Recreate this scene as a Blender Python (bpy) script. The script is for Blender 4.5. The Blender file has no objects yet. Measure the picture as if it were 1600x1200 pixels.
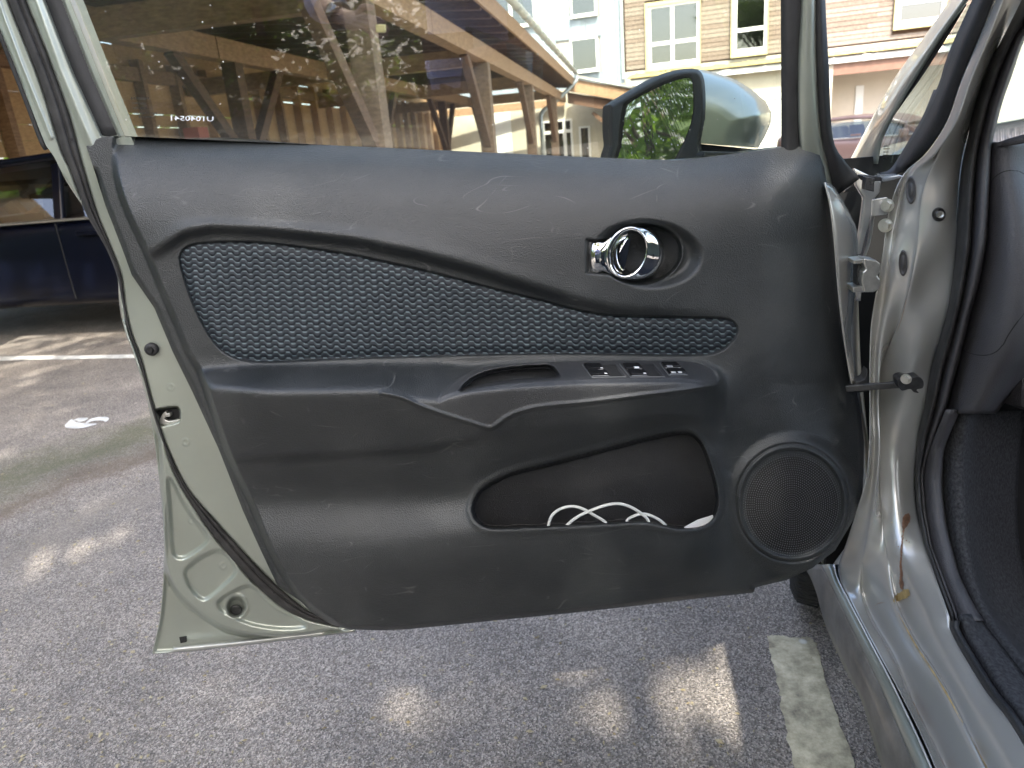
import bpy, bmesh, math, random
import numpy as np
from mathutils import Vector, Matrix
random.seed(7); rng = np.random.default_rng(7)
scene = bpy.context.scene
COL = scene.collection
rad = math.radians

# ------------------------------------------------------------------ camera
F_PX = 1110.0
CAMZ = 1.02
TH, PH = rad(18.4), rad(5.0)
_fw = np.array([0, math.cos(TH), -math.sin(TH)])
_r0 = np.array([1.0, 0, 0]); _u0 = np.array([0, math.sin(TH), math.cos(TH)])
_rt = math.cos(PH) * _r0 - math.sin(PH) * _u0
_up = math.cos(PH) * _u0 + math.sin(PH) * _r0
CAM = np.array([0, 0, CAMZ])
cd = bpy.data.cameras.new("camera"); cam = bpy.data.objects.new("camera", cd); COL.objects.link(cam)
cam.matrix_world = Matrix(((_rt[0], _up[0], -_fw[0], CAM[0]), (_rt[1], _up[1], -_fw[1], CAM[1]), (_rt[2], _up[2], -_fw[2], CAM[2]), (0, 0, 0, 1)))
cd.sensor_width = 36; cd.lens = 36 * F_PX / 1600; cd.clip_start = 0.01; cd.clip_end = 600
cd.dof.use_dof = True; cd.dof.focus_distance = 0.95; cd.dof.aperture_fstop = 9.0
scene.camera = cam

# car axes: F forward, R right, on the ground
def ray(x, y):
    return _fw + (np.asarray(x, float)[..., None] - 800) / F_PX * _rt + (600 - np.asarray(y, float)[..., None]) / F_PX * _up
F = ray(988, 213); F[2] = 0; F /= np.linalg.norm(F); R = np.array([F[1], -F[0], 0])

# ------------------------------------------------------------------ light
SUN_EL = rad(50)
_h = -F * math.cos(rad(14)) + R * math.sin(rad(14))
TOSUN = np.array([_h[0] * math.cos(SUN_EL), _h[1] * math.cos(SUN_EL), math.sin(SUN_EL)])
world = bpy.data.worlds.new("World"); scene.world = world; world.use_nodes = True
wn = world.node_tree; bg = wn.nodes["Background"]
sky = wn.nodes.new("ShaderNodeTexSky"); sky.sky_type = 'NISHITA'; sky.sun_disc = False
sky.sun_elevation = SUN_EL; sky.sun_rotation = math.atan2(_h[0], _h[1]); sky.dust_density = 3.5; sky.ozone_density = .4; sky.air_density = .9
wn.links.new(sky.outputs[0], bg.inputs[0]); bg.inputs[1].default_value = 0.15
sl = bpy.data.lights.new("sun", 'SUN'); sl.energy = 2.0; sl.angle = rad(0.5); sl.color = (1, 0.95, 0.86)
so = bpy.data.objects.new("sun", sl); COL.objects.link(so)
so.rotation_euler = Vector(-TOSUN).to_track_quat('-Z', 'Y').to_euler()
scene.view_settings.view_transform = 'Standard'; scene.view_settings.look = 'None'
scene.view_settings.gamma = 1; scene.view_settings.use_curve_mapping = False
scene.view_settings.exposure = 2.6

# ------------------------------------------------------------------ casting helpers
DYAW = rad(2.4); DD = 0.88
EU = np.array([math.cos(DYAW), math.sin(DYAW), 0]); EW = np.array([math.sin(DYAW), -math.cos(DYAW), 0])
DO = np.array([0, DD, 0])
def A(a, s, z=0.0):
    return Vector(a * R + s * F + np.array([0, 0, z]))
GT = 0.11      # door frame leans towards the cabin above the belt
def cast(pts, kind='w'):
    """pixel+depth -> world. kind: w door offset, g glass/frame plane offset, z height, s car forward, a car right"""
    p = np.asarray(pts, float); d = ray(p[:, 0], p[:, 1]); k = p[:, 2]
    if kind == 'w': t = (k - (CAM - DO) @ EW) / (d @ EW)
    elif kind == 'g':
        n = EW - np.array([0, 0, GT]); o = CAM - DO - np.array([0, 0, 1.0])
        t = (k - o @ n) / (d @ n)
    elif kind == 'z': t = (k - CAMZ) / d[:, 2]
    elif kind == 'f': t = k / (d @ (F + .14 * R))
    elif kind == 's': t = k / (d @ F)
    elif kind == 'a': t = k / (d @ R)
    return CAM + t[:, None] * d
def P(x, y, k, kind='w'):
    return Vector(cast([(x, y, k)], kind)[0])
def door(u, v, w):
    return Vector(DO + u * EU + w * EW + np.array([0, 0, v]))

def crom(pts, n, closed=False):
    p = np.asarray(pts, float)
    q = np.vstack([p[-1], p, p[0], p[1]]) if closed else np.vstack([2 * p[0] - p[1], p, 2 * p[-1] - p[-2]])
    m = len(p) if closed else len(p) - 1
    out = []
    # arc length parameterised sampling
    K = 16
    tt = np.linspace(0, 1, K, endpoint=False)[:, None]
    for i in range(m):
        a, b, c, d = q[i], q[i + 1], q[i + 2], q[i + 3]
        out.append(0.5 * (2 * b + (c - a) * tt + (2 * a - 5 * b + 4 * c - d) * tt ** 2 + (3 * b - a - 3 * c + d) * tt ** 3))
    out = np.vstack(out)
    if not closed: out = np.vstack([out, p[-1]])
    else: out = np.vstack([out, out[0]])
    L = np.concatenate([[0], np.cumsum(np.linalg.norm(np.diff(out[:, :2], axis=0), axis=1))])
    s = np.linspace(0, L[-1], n + 1)[:-1] if closed else np.linspace(0, L[-1], n)
    return np.stack([np.interp(s, L, out[:, j]) for j in range(out.shape[1])], 1)

# ------------------------------------------------------------------ objects
def link(name, me, mats=None, parent=None, smooth=False):
    o = bpy.data.objects.new(name, me); COL.objects.link(o)
    if mats is not None:
        for m in (mats if isinstance(mats, (list, tuple)) else [mats]): me.materials.append(m)
    if smooth:
        me.polygons.foreach_set('use_smooth', [True] * len(me.polygons))
    if parent is not None: o.parent = parent; o.matrix_parent_inverse = parent.matrix_world.inverted()
    return o
def thing(name, label, cat, loc=(0, 0, 0), group=None):
    o = bpy.data.objects.new(name, None); COL.objects.link(o); o.empty_display_size = .1
    o.location = loc; o.matrix_world = Matrix.Translation(Vector(loc))
    o['label'] = label; o['category'] = cat
    if group: o['group'] = group
    return o
def tag(o, label, cat, group=None):
    o['label'] = label; o['category'] = cat
    if group: o['group'] = group
    return o
def struct(o): o['kind'] = 'structure'; return o
def mesh(name, verts, faces, m=None, parent=None, smooth=False):
    me = bpy.data.meshes.new(name)
    me.from_pydata([tuple(v) for v in verts], [], [tuple(int(i) for i in f) for f in faces]); me.update()
    return link(name, me, m, parent, smooth)
class MB:
    def __init__(s): s.v = []; s.f = []
    def add(s, vs, fs):
        b = len(s.v); s.v += [tuple(v) for v in vs]; s.f += [tuple(i + b for i in f) for f in fs]; return s
    def box8(s, c):   # 8 corners: bottom 4 then top 4
        return s.add(c, [(3, 2, 1, 0), (4, 5, 6, 7), (0, 1, 5, 4), (1, 2, 6, 5), (2, 3, 7, 6), (3, 0, 4, 7)])
    def abox(s, a0, a1, s0, s1, z0, z1):   # box along the car axes
        return s.box8([A(a0, s0, z0), A(a1, s0, z0), A(a1, s1, z0), A(a0, s1, z0), A(a0, s0, z1), A(a1, s0, z1), A(a1, s1, z1), A(a0, s1, z1)])
    def beam(s, p, q, w, h, upv=(0, 0, 1)):
        p, q = Vector(p), Vector(q); d = (q - p).normalized(); r = d.cross(Vector(upv)).normalized(); u = r.cross(d)
        r *= w / 2; u *= h / 2
        return s.box8([p - r - u, p + r - u, q + r - u, q - r - u, p - r + u, p + r + u, q + r + u, q - r + u])
    def tube(s, pts, r, n=8, cap=True, ratio=1.0):
        pts = [Vector(p) for p in pts]; m = len(pts); b = len(s.v)
        prev = None
        for i, p in enumerate(pts):
            d = (pts[min(i + 1, m - 1)] - pts[max(i - 1, 0)]).normalized()
            if prev is None:
                x = d.orthogonal().normalized()
            else: x = (prev - d * prev.dot(d)).normalized()
            prev = x; y = d.cross(x)
            rr = r[i] if isinstance(r, (list, tuple, np.ndarray)) else r
            for k in range(n):
                t = 2 * math.pi * k / n
                s.v.append(tuple(p + x * rr * math.cos(t) + y * rr * ratio * math.sin(t)))
        for i in range(m - 1):
            for k in range(n):
                s.f.append((b + i * n + k, b + i * n + (k + 1) % n, b + (i + 1) * n + (k + 1) % n, b + (i + 1) * n + k))
        if cap:
            s.f.append(tuple(b + k for k in range(n))[::-1]); s.f.append(tuple(b + (m - 1) * n + k for k in range(n)))
        return s
    def disc(s, c, nrm, r, h, n=20, r2=None, top_in=0):
        """short turned cylinder standing at c along nrm"""
        c = Vector(c); nrm = Vector(nrm).normalized(); x = nrm.orthogonal().normalized(); y = nrm.cross(x); r2 = r if r2 is None else r2
        b = len(s.v)
        prof = [(r, 0), (r, h * .7), (r2, h), (r2 * .6, h - top_in), (0.0001, h - top_in)]
        for rr, hh in prof:
            for k in range(n):
                t = 2 * math.pi * k / n; s.v.append(tuple(c + nrm * hh + x * rr * math.cos(t) + y * rr * math.sin(t)))
        for i in range(len(prof) - 1):
            for k in range(n):
                s.f.append((b + i * n + k, b + i * n + (k + 1) % n, b + (i + 1) * n + (k + 1) % n, b + (i + 1) * n + k))
        return s
    def build(s, name, m, parent=None, smooth=False, bevel=0, sub=0):
        o = mesh(name, s.v, s.f, m, parent, smooth)
        if bevel:
            mod = o.modifiers.new('bevel', 'BEVEL'); mod.width = bevel; mod.segments = 2; mod.limit_method = 'ANGLE'
        if sub:
            mod = o.modifiers.new('sub', 'SUBSURF'); mod.levels = sub; mod.render_levels = sub
        return o
def grid_faces(nr, nc, off=0, wrap=False):
    f = []
    for i in range(nr - 1):
        for j in range(nc if wrap else nc - 1):
            j2 = (j + 1) % nc
            f.append((off + i * nc + j, off + i * nc + j2, off + (i + 1) * nc + j2, off + (i + 1) * nc + j))
    return f
def surf(name, curves, kinds, m, parent, n=60, cross=4, thick=.0015, linear=False, smooth=True):
    """loft through traced curves, rounded between them"""
    if isinstance(kinds, str): kinds = [kinds] * len(curves)
    C = np.array([cast(crom(c, n), k) for c, k in zip(curves, kinds)])
    if len(curves) > 2 and not linear:
        rows = []
        Q = np.concatenate([[2 * C[0] - C[1]], C, [2 * C[-1] - C[-2]]])
        for i in range(len(C) - 1):
            a, b, c, d = Q[i:i + 4]
            for t in np.linspace(0, 1, cross, endpoint=False):
                rows.append(0.5 * (2 * b + (c - a) * t + (2 * a - 5 * b + 4 * c - d) * t ** 2 + (3 * b - a - 3 * c + d) * t ** 3))
        rows.append(C[-1]); C = np.array(rows)
    v = C.reshape(-1, 3)
    o = mesh(name, v, grid_faces(len(C), n), m, parent, smooth)
    if thick:
        md = o.modifiers.new('solid', 'SOLIDIFY'); md.thickness = thick; md.offset = 0
    return o

# ------------------------------------------------------------------ materials
def mat(name, col, rough=.5, metal=0, spec=.5, var=0, vscale=8, bump=0, bscale=60, coat=0, col2=None, stretch=(1, 1, 1), rvar=0):
    m = bpy.data.materials.new(name); m.use_nodes = True; nt = m.node_tree; b = nt.nodes['Principled BSDF']
    c = (*col, 1) if len(col) == 3 else col
    b.inputs['Base Color'].default_value = c; b.inputs['Roughness'].default_value = rough; b.inputs['Metallic'].default_value = metal
    b.inputs['Specular IOR Level'].default_value = spec; b.inputs['Coat Weight'].default_value = coat; b.inputs['Coat Roughness'].default_value = .05
    N = nt.nodes.new; L = nt.links.new
    tc = N('ShaderNodeTexCoord'); mp = N('ShaderNodeMapping'); mp.inputs['Scale'].default_value = stretch; L(tc.outputs['Object'], mp.inputs[0])
    if var or col2:
        n = N('ShaderNodeTexNoise'); n.inputs['Scale'].default_value = vscale; n.inputs['Detail'].default_value = 6; n.inputs['Roughness'].default_value = .65
        L(mp.outputs[0], n.inputs[0])
        r = N('ShaderNodeValToRGB'); r.color_ramp.elements[0].position = .35; r.color_ramp.elements[1].position = .68
        lo = [x * (1 - var) for x in c[:3]] if not col2 else c[:3]; hi = [min(1, x * (1 + var)) for x in c[:3]] if not col2 else col2
        r.color_ramp.elements[0].color = (*lo, 1); r.color_ramp.elements[1].color = (*hi, 1)
        L(n.outputs[0], r.inputs[0]); L(r.outputs[0], b.inputs['Base Color'])
        if rvar:
            mr = N('ShaderNodeMapRange'); mr.inputs[3].default_value = rough - rvar; mr.inputs[4].default_value = rough + rvar
            L(n.outputs[0], mr.inputs[0]); L(mr.outputs[0], b.inputs['Roughness'])
    if bump:
        n2 = N('ShaderNodeTexNoise'); n2.inputs['Scale'].default_value = bscale; n2.inputs['Detail'].default_value = 3
        L(mp.outputs[0], n2.inputs[0]); bp = N('ShaderNodeBump'); bp.inputs['Strength'].default_value = bump; bp.inputs['Distance'].default_value = .001 if bscale > 200 else .01
        L(n2.outputs[0], bp.inputs['Height']); L(bp.outputs[0], b.inputs['Normal'])
    return m
M = {}
def trim_mat(name, col, rough, scr=.75):
    m = mat(name, col, rough, spec=.65); nt = m.node_tree; N = nt.nodes.new; L = nt.links.new; b = nt.nodes['Principled BSDF']
    tc = [n for n in nt.nodes if n.type == 'TEX_COORD'][0]
    # leather grain
    v = N('ShaderNodeTexVoronoi'); v.inputs['Scale'].default_value = 620; L(tc.outputs['Object'], v.inputs[0])
    n1 = N('ShaderNodeTexNoise'); n1.inputs['Scale'].default_value = 1100; n1.inputs['Detail'].default_value = 2; L(tc.outputs['Object'], n1.inputs[0])
    ad = N('ShaderNodeMath'); ad.operation = 'ADD'; L(v.outputs[0], ad.inputs[0]); L(n1.outputs[0], ad.inputs[1])
    bp = N('ShaderNodeBump'); bp.inputs['Strength'].default_value = .7; bp.inputs['Distance'].default_value = .0006
    L(ad.outputs[0], bp.inputs['Height']); L(bp.outputs[0], b.inputs['Normal'])
    # dusty, rubbed patches and fine scratches
    d = N('ShaderNodeTexNoise'); d.inputs['Scale'].default_value = 6; d.inputs['Detail'].default_value = 8; d.inputs['Roughness'].default_value = .7; L(tc.outputs['Object'], d.inputs[0])
    mr = N('ShaderNodeMapRange'); mr.inputs[1].default_value = .35; mr.inputs[2].default_value = .75; mr.inputs[3].default_value = rough - .06; mr.inputs[4].default_value = rough + .14
    L(d.outputs[0], mr.inputs[0]); L(mr.outputs[0], b.inputs['Roughness'])
    acc = None
    for k, (ang, sc, th) in enumerate(((.5, 5, .018), (-.35, 7, .014), (1.2, 4, .012))):
        mp = N('ShaderNodeMapping'); mp.inputs['Rotation'].default_value = (0, ang, .3 * k); mp.inputs['Scale'].default_value = (1, 1, 3.2); mp.inputs['Location'].default_value = (k * 3.1, 0, k)
        L(tc.outputs['Object'], mp.inputs[0])
        n = N('ShaderNodeTexNoise'); n.inputs['Scale'].default_value = sc; n.inputs['Detail'].default_value = 1.5; n.inputs['Distortion'].default_value = .6; L(mp.outputs[0], n.inputs[0])
        s1 = N('ShaderNodeMath'); s1.operation = 'SUBTRACT'; s1.inputs[1].default_value = .5; L(n.outputs[0], s1.inputs[0])
        s2 = N('ShaderNodeMath'); s2.operation = 'ABSOLUTE'; L(s1.outputs[0], s2.inputs[0])
        s3 = N('ShaderNodeMapRange'); s3.inputs[1].default_value = 0; s3.inputs[2].default_value = th * .30; s3.inputs[3].default_value = 1; s3.inputs[4].default_value = 0; L(s2.outputs[0], s3.inputs[0])
        # break the lines up
        g = N('ShaderNodeTexNoise'); g.inputs['Scale'].default_value = 11 + 3 * k; L(mp.outputs[0], g.inputs[0])
        g2 = N('ShaderNodeMapRange'); g2.inputs[1].default_value = .53; g2.inputs[2].default_value = .66; L(g.outputs[0], g2.inputs[0])
        mu = N('ShaderNodeMath'); mu.operation = 'MULTIPLY'; L(s3.outputs[0], mu.inputs[0]); L(g2.outputs[0], mu.inputs[1])
        if acc is None: acc = mu
        else:
            mx = N('ShaderNodeMath'); mx.operation = 'MAXIMUM'; L(acc.outputs[0], mx.inputs[0]); L(mu.outputs[0], mx.inputs[1]); acc = mx
    # dust specks
    v2 = N('ShaderNodeTexVoronoi'); v2.inputs['Scale'].default_value = 90; L(tc.outputs['Object'], v2.inputs[0])
    sp = N('ShaderNodeMapRange'); sp.inputs[1].default_value = .045; sp.inputs[2].default_value = .07; sp.inputs[3].default_value = .7; sp.inputs[4].default_value = 0; L(v2.outputs[0], sp.inputs[0])
    g = N('ShaderNodeTexNoise'); g.inputs['Scale'].default_value = 9; L(tc.outputs['Object'], g.inputs[0])
    g2 = N('ShaderNodeMapRange'); g2.inputs[1].default_value = .5; g2.inputs[2].default_value = .62; L(g.outputs[0], g2.inputs[0])
    mu = N('ShaderNodeMath'); mu.operation = 'MULTIPLY'; L(sp.outputs[0], mu.inputs[0]); L(g2.outputs[0], mu.inputs[1])
    mx = N('ShaderNodeMath'); mx.operation = 'MAXIMUM'; L(acc.outputs[0], mx.inputs[0]); L(mu.outputs[0], mx.inputs[1])
    sc_ = N('ShaderNodeMath'); sc_.operation = 'MULTIPLY'; sc_.inputs[1].default_value = scr; L(mx.outputs[0], sc_.inputs[0])
    dm = N('ShaderNodeMapRange'); dm.inputs[1].default_value = .45; dm.inputs[2].default_value = .8; dm.inputs[4].default_value = .22; L(d.outputs[0], dm.inputs[0])
    ad2 = N('ShaderNodeMath'); ad2.operation = 'MAXIMUM'; L(sc_.outputs[0], ad2.inputs[0]); L(dm.outputs[0], ad2.inputs[1])
    mix = N('ShaderNodeMix'); mix.data_type = 'RGBA'; mix.inputs[6].default_value = (*col, 1); mix.inputs[7].default_value = (.14, .14, .135, 1)
    L(ad2.outputs[0], mix.inputs[0]); L(mix.outputs[2], b.inputs['Base Color'])
    return m
M['trim'] = trim_mat('black_grained_plastic', (.020, .0225, .0235), .35, .6)
M['trim2'] = trim_mat('dark_switch_panel_plastic', (.03, .031, .033), .38, .35)
M['pocket'] = trim_mat('smooth_black_plastic', (.013, .013, .014), .5, .25)
M['rubber'] = mat('black_rubber', (.018, .018, .019), .6, var=.3, vscale=30, bump=.2, bscale=300)
M['rubber2'] = mat('dusty_rubber', (.025, .024, .023), .7, var=.5, vscale=40, bump=.3, bscale=300)
def paint_mat():
    m = mat('silver_green_paint', (.32, .345, .30), .33, metal=.55, coat=.6, var=.05, vscale=3)
    nt = m.node_tree; N = nt.nodes.new; L = nt.links.new; b = nt.nodes['Principled BSDF']; tc = [n for n in nt.nodes if n.type == 'TEX_COORD'][0]
    n = N('ShaderNodeTexNoise'); n.inputs['Scale'].default_value = 14; n.inputs['Detail'].default_value = 8; L(tc.outputs['Object'], n.inputs[0])
    r = N('ShaderNodeMapRange'); r.inputs[1].default_value = .35; r.inputs[2].default_value = .8; r.inputs[3].default_value = .28; r.inputs[4].default_value = .5; L(n.outputs[0], r.inputs[0]); L(r.outputs[0], b.inputs['Roughness'])
    return m
M['paint'] = paint_mat()
M['paint_jamb'] = mat('silver_jamb_paint', (.46, .455, .425), .27, metal=.5, coat=.5, var=.03, vscale=3)
def rusty_paint():
    m = mat('stained_silver_sill_paint', (.38, .39, .385), .32, metal=.5, coat=.4)
    nt = m.node_tree; N = nt.nodes.new; L = nt.links.new; b = nt.nodes['Principled BSDF']; tc = [n for n in nt.nodes if n.type == 'TEX_COORD'][0]
    n = N('ShaderNodeTexNoise'); n.inputs['Scale'].default_value = 16; n.inputs['Detail'].default_value = 9; n.inputs['Roughness'].default_value = .7; L(tc.outputs['Object'], n.inputs[0])
    r = N('ShaderNodeValToRGB'); e = r.color_ramp.elements; e[0].position = .3; e[0].color = (.43, .44, .43, 1); e[1].position = .8; e[1].color = (.2, .155, .1, 1)
    k = e.new(.60); k.color = (.40, .405, .38, 1); L(n.outputs[0], r.inputs[0]); L(r.outputs[0], b.inputs['Base Color'])
    mr = N('ShaderNodeMapRange'); mr.inputs[3].default_value = .2; mr.inputs[4].default_value = .6; L(n.outputs[0], mr.inputs[0]); L(mr.outputs[0], b.inputs['Roughness'])
    return m
M['sill'] = rusty_paint()
M['chrome'] = mat('chrome', (.86, .87, .88), .04, metal=1)
M['steel'] = mat('zinc_steel', (.5, .5, .47), .35, metal=.9, var=.2, vscale=50)
M['darksteel'] = mat('greased_dark_steel', (.05, .05, .05), .4, metal=.6, var=.4, vscale=60)
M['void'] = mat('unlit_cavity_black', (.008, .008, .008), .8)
M['rust'] = mat('rust_stain', (.16, .085, .05), .6, var=.5, vscale=80)
M['white_plastic'] = mat('white_cable_plastic', (.75, .76, .72), .4)
M['paper'] = mat('white_paper', (.8, .8, .8), .7)
M['carpet'] = mat('grey_carpet', (.05, .05, .052), .95, spec=.1, var=.45, vscale=220, bump=1, bscale=420)
M['dash'] = trim_mat('grey_dashboard_plastic', (.05, .047, .05), .5, .1)
M['print_white'] = mat('white_print', (.7, .72, .75), .6)
M['print_dark'] = mat('dark_etch', (.03, .028, .02), .6)

def glass_mat(name, tint, refl=.09, rough=.0, dirt=True, ior_boost=1.0):
    m = bpy.data.materials.new(name); m.use_nodes = True; nt = m.node_tree; nt.nodes.clear(); N = nt.nodes.new; L = nt.links.new
    o = N('ShaderNodeOutputMaterial'); tr = N('ShaderNodeBsdfTransparent'); tr.inputs[0].default_value = (*tint, 1)
    gl = N('ShaderNodeBsdfGlossy'); gl.inputs['Roughness'].default_value = rough; gl.inputs[0].default_value = (1, 1, 1, 1)
    lw = N('ShaderNodeLayerWeight'); lw.inputs[0].default_value = .5
    pw_ = N('ShaderNodeMath'); pw_.operation = 'POWER'; pw_.inputs[1].default_value = 5; L(lw.outputs['Facing'], pw_.inputs[0])
    fr = N('ShaderNodeMath'); fr.operation = 'MULTIPLY_ADD'; fr.inputs[1].default_value = .9; fr.inputs[2].default_value = .042; L(pw_.outputs[0], fr.inputs[0])
    mu = N('ShaderNodeMath'); mu.operation = 'MULTIPLY_ADD'; mu.inputs[1].default_value = 1.4 * ior_boost; mu.inputs[2].default_value = refl; L(fr.outputs[0], mu.inputs[0])
    mx = N('ShaderNodeMixShader'); L(mu.outputs[0], mx.inputs[0]); L(tr.outputs[0], mx.inputs[1]); L(gl.outputs[0], mx.inputs[2])
    last = mx
    if dirt:
        tc = N('ShaderNodeTexCoord'); v = N('ShaderNodeTexVoronoi'); v.inputs['Scale'].default_value = 55; L(tc.outputs['Object'], v.inputs[0])
        r = N('ShaderNodeMapRange'); r.inputs[1].default_value = .035; r.inputs[2].default_value = .07; r.inputs[3].default_value = .75; r.inputs[4].default_value = 0; L(v.outputs[0], r.inputs[0])
        n = N('ShaderNodeTexNoise'); n.inputs['Scale'].default_value = 13; L(tc.outputs['Object'], n.inputs[0])
        r2 = N('ShaderNodeMapRange'); r2.inputs[1].default_value = .5; r2.inputs[2].default_value = .6; L(n.outputs[0], r2.inputs[0])
        m2 = N('ShaderNodeMath'); m2.operation = 'MULTIPLY'; L(r.outputs[0], m2.inputs[0]); L(r2.outputs[0], m2.inputs[1])
        # faint dust film
        n3 = N('ShaderNodeTexNoise'); n3.inputs['Scale'].default_value = 5; n3.inputs['Detail'].default_value = 6; L(tc.outputs['Object'], n3.inputs[0])
        r3 = N('ShaderNodeMapRange'); r3.inputs[1].default_value = .4; r3.inputs[2].default_value = .8; r3.inputs[3].default_value = .002; r3.inputs[4].default_value = .022; L(n3.outputs[0], r3.inputs[0])
        m3 = N('ShaderNodeMath'); m3.operation = 'MAXIMUM'; L(m2.outputs[0], m3.inputs[0]); L(r3.outputs[0], m3.inputs[1])
        df = N('ShaderNodeBsdfDiffuse'); df.inputs[0].default_value = (.75, .75, .72, 1)
        m4 = N('ShaderNodeMixShader'); L(m3.outputs[0], m4.inputs[0]); L(mx.outputs[0], m4.inputs[1]); L(df.outputs[0], m4.inputs[2]); last = m4
    L(last.outputs[0], o.inputs[0]); return m
M['glass'] = glass_mat('door_window_glass', (.92, .95, .90), refl=.01, ior_boost=.95)
M['glass_far'] = glass_mat('far_window_glass', (.30, .33, .31), refl=.06, dirt=False)
M['glass_car'] = glass_mat('car_window_glass', (.5, .55, .52), refl=.04, dirt=False)
M['glass_clear'] = glass_mat('windscreen_glass', (.86, .92, .9), refl=.02, dirt=True)
def mirror_mat():
    m = mat('dusty_mirror_glass', (.82, .83, .85), .02, metal=1); nt = m.node_tree; N = nt.nodes.new; L = nt.links.new
    b = nt.nodes['Principled BSDF']; o = [n for n in nt.nodes if n.type == 'OUTPUT_MATERIAL'][0]
    tc = N('ShaderNodeTexCoord'); v = N('ShaderNodeTexVoronoi'); v.inputs['Scale'].default_value = 120; L(tc.outputs['Object'], v.inputs[0])
    r = N('ShaderNodeMapRange'); r.inputs[1].default_value = .12; r.inputs[2].default_value = .2; r.inputs[3].default_value = .8; r.inputs[4].default_value = .02; L(v.outputs[0], r.inputs[0])
    df = N('ShaderNodeBsdfDiffuse'); df.inputs[0].default_value = (.5, .5, .5, 1); mx = N('ShaderNodeMixShader')
    L(r.outputs[0], mx.inputs[0]); L(b.outputs[0], mx.inputs[1]); L(df.outputs[0], mx.inputs[2]); L(mx.outputs[0], o.inputs[0]); return m
M['mirror'] = mirror_mat()

def asphalt_mat():
    m = mat('old_asphalt', (.11, .11, .11), .85); nt = m.node_tree; N = nt.nodes.new; L = nt.links.new; b = nt.nodes['Principled BSDF']
    tc = [n for n in nt.nodes if n.type == 'TEX_COORD'][0]
    v = N('ShaderNodeTexVoronoi'); v.inputs['Scale'].default_value = 330; L(tc.outputs['Object'], v.inputs[0])
    r = N('ShaderNodeValToRGB'); e = r.color_ramp.elements; e[0].position = 0; e[0].color = (.078, .069, .059, 1); e[1].position = 1; e[1].color = (.56, .505, .44, 1); k = e.new(.5); k.color = (.235, .211, .182, 1)
    L(v.outputs['Color'], r.inputs[0])
    n = N('ShaderNodeTexNoise'); n.inputs['Scale'].default_value = 2.2; n.inputs['Detail'].default_value = 9; n.inputs['Roughness'].default_value = .65; L(tc.outputs['Object'], n.inputs[0])
    r2 = N('ShaderNodeValToRGB'); e = r2.color_ramp.elements; e[0].position = .3; e[0].color = (.66, .66, .67, 1); e[1].position = .75; e[1].color = (1.38, 1.33, 1.26, 1); L(n.outputs[0], r2.inputs[0])
    mu = N('ShaderNodeMix'); mu.data_type = 'RGBA'; mu.blend_type = 'MULTIPLY'; mu.inputs[0].default_value = 1; L(r.outputs[0], mu.inputs[6]); L(r2.outputs[0], mu.inputs[7])
    # moss and debris band lying across the bay
    q0 = cast([(0, 800, 0)], 'z')[0]; q1 = cast([(235, 712, 0)], 'z')[0]; dd = (q1 - q0)[:2]; dd /= np.linalg.norm(dd); nn = np.array([-dd[1], dd[0]]); c0 = float(q0[:2] @ nn)
    dt = N('ShaderNodeVectorMath'); dt.operation = 'DOT_PRODUCT'; dt.inputs[1].default_value = (nn[0], nn[1], 0); L(tc.outputs['Object'], dt.inputs[0])
    nz = N('ShaderNodeTexNoise'); nz.inputs['Scale'].default_value = 3.5; nz.inputs['Detail'].default_value = 8; nz.inputs['Roughness'].default_value = .75; L(tc.outputs['Object'], nz.inputs[0])
    ad = N('ShaderNodeMath'); ad.operation = 'MULTIPLY_ADD'; ad.inputs[1].default_value = .8; L(nz.outputs[0], ad.inputs[0]); L(dt.outputs['Value'], ad.inputs[2])
    BAND = c0 + .4
    def band(c, wd, s):
        a = N('ShaderNodeMath'); a.operation = 'SUBTRACT'; a.inputs[1].default_value = c; L(ad.outputs[0], a.inputs[0])
        q = N('ShaderNodeMath'); q.operation = 'ABSOLUTE'; L(a.outputs[0], q.inputs[0])
        w = N('ShaderNodeMapRange'); w.inputs[1].default_value = 0; w.inputs[2].default_value = wd; w.inputs[3].default_value = s; w.inputs[4].default_value = 0; L(q.outputs[0], w.inputs[0]); return w
    def mixin(prev, col, fac):
        x = N('ShaderNodeMix'); x.data_type = 'RGBA'; L(fac.outputs[0], x.inputs[0]); L(prev, x.inputs[6]); x.inputs[7].default_value = (*col, 1); return x.outputs[2]
    c = mu.outputs[2]
    c = mixin(c, (.10, .105, .045), band(.30 + BAND, .28, .7))
    c = mixin(c, (.13, .095, .06), band(0 + BAND, .16, .7))
    c = mixin(c, (.24, .21, .17), band(-.35 + BAND, .12, .5))
    # scattered seed husks
    v3 = N('ShaderNodeTexVoronoi'); v3.inputs['Scale'].default_value = 22; L(tc.outputs['Object'], v3.inputs[0])
    w3 = N('ShaderNodeMapRange'); w3.inputs[1].default_value = .05; w3.inputs[2].default_value = .09; w3.inputs[3].default_value = .75; w3.inputs[4].default_value = 0; L(v3.outputs[0], w3.inputs[0])
    c = mixin(c, (.30, .26, .17), w3)
    L(c, b.inputs['Base Color'])
    bp = N('ShaderNodeBump'); bp.inputs['Strength'].default_value = .9; bp.inputs['Distance'].default_value = .004; L(v.outputs[0], bp.inputs['Height'])
    bp2 = N('ShaderNodeBump'); bp2.inputs['Strength'].default_value = .5; bp2.inputs['Distance'].default_value = .01
    nf = N('ShaderNodeTexNoise'); nf.inputs['Scale'].default_value = 60; nf.inputs['Detail'].default_value = 4; L(tc.outputs['Object'], nf.inputs[0]); L(nf.outputs[0], bp2.inputs['Height']); L(bp.outputs[0], bp2.inputs['Normal']); L(bp2.outputs[0], b.inputs['Normal'])
    return m
M['asphalt'] = asphalt_mat()
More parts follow.
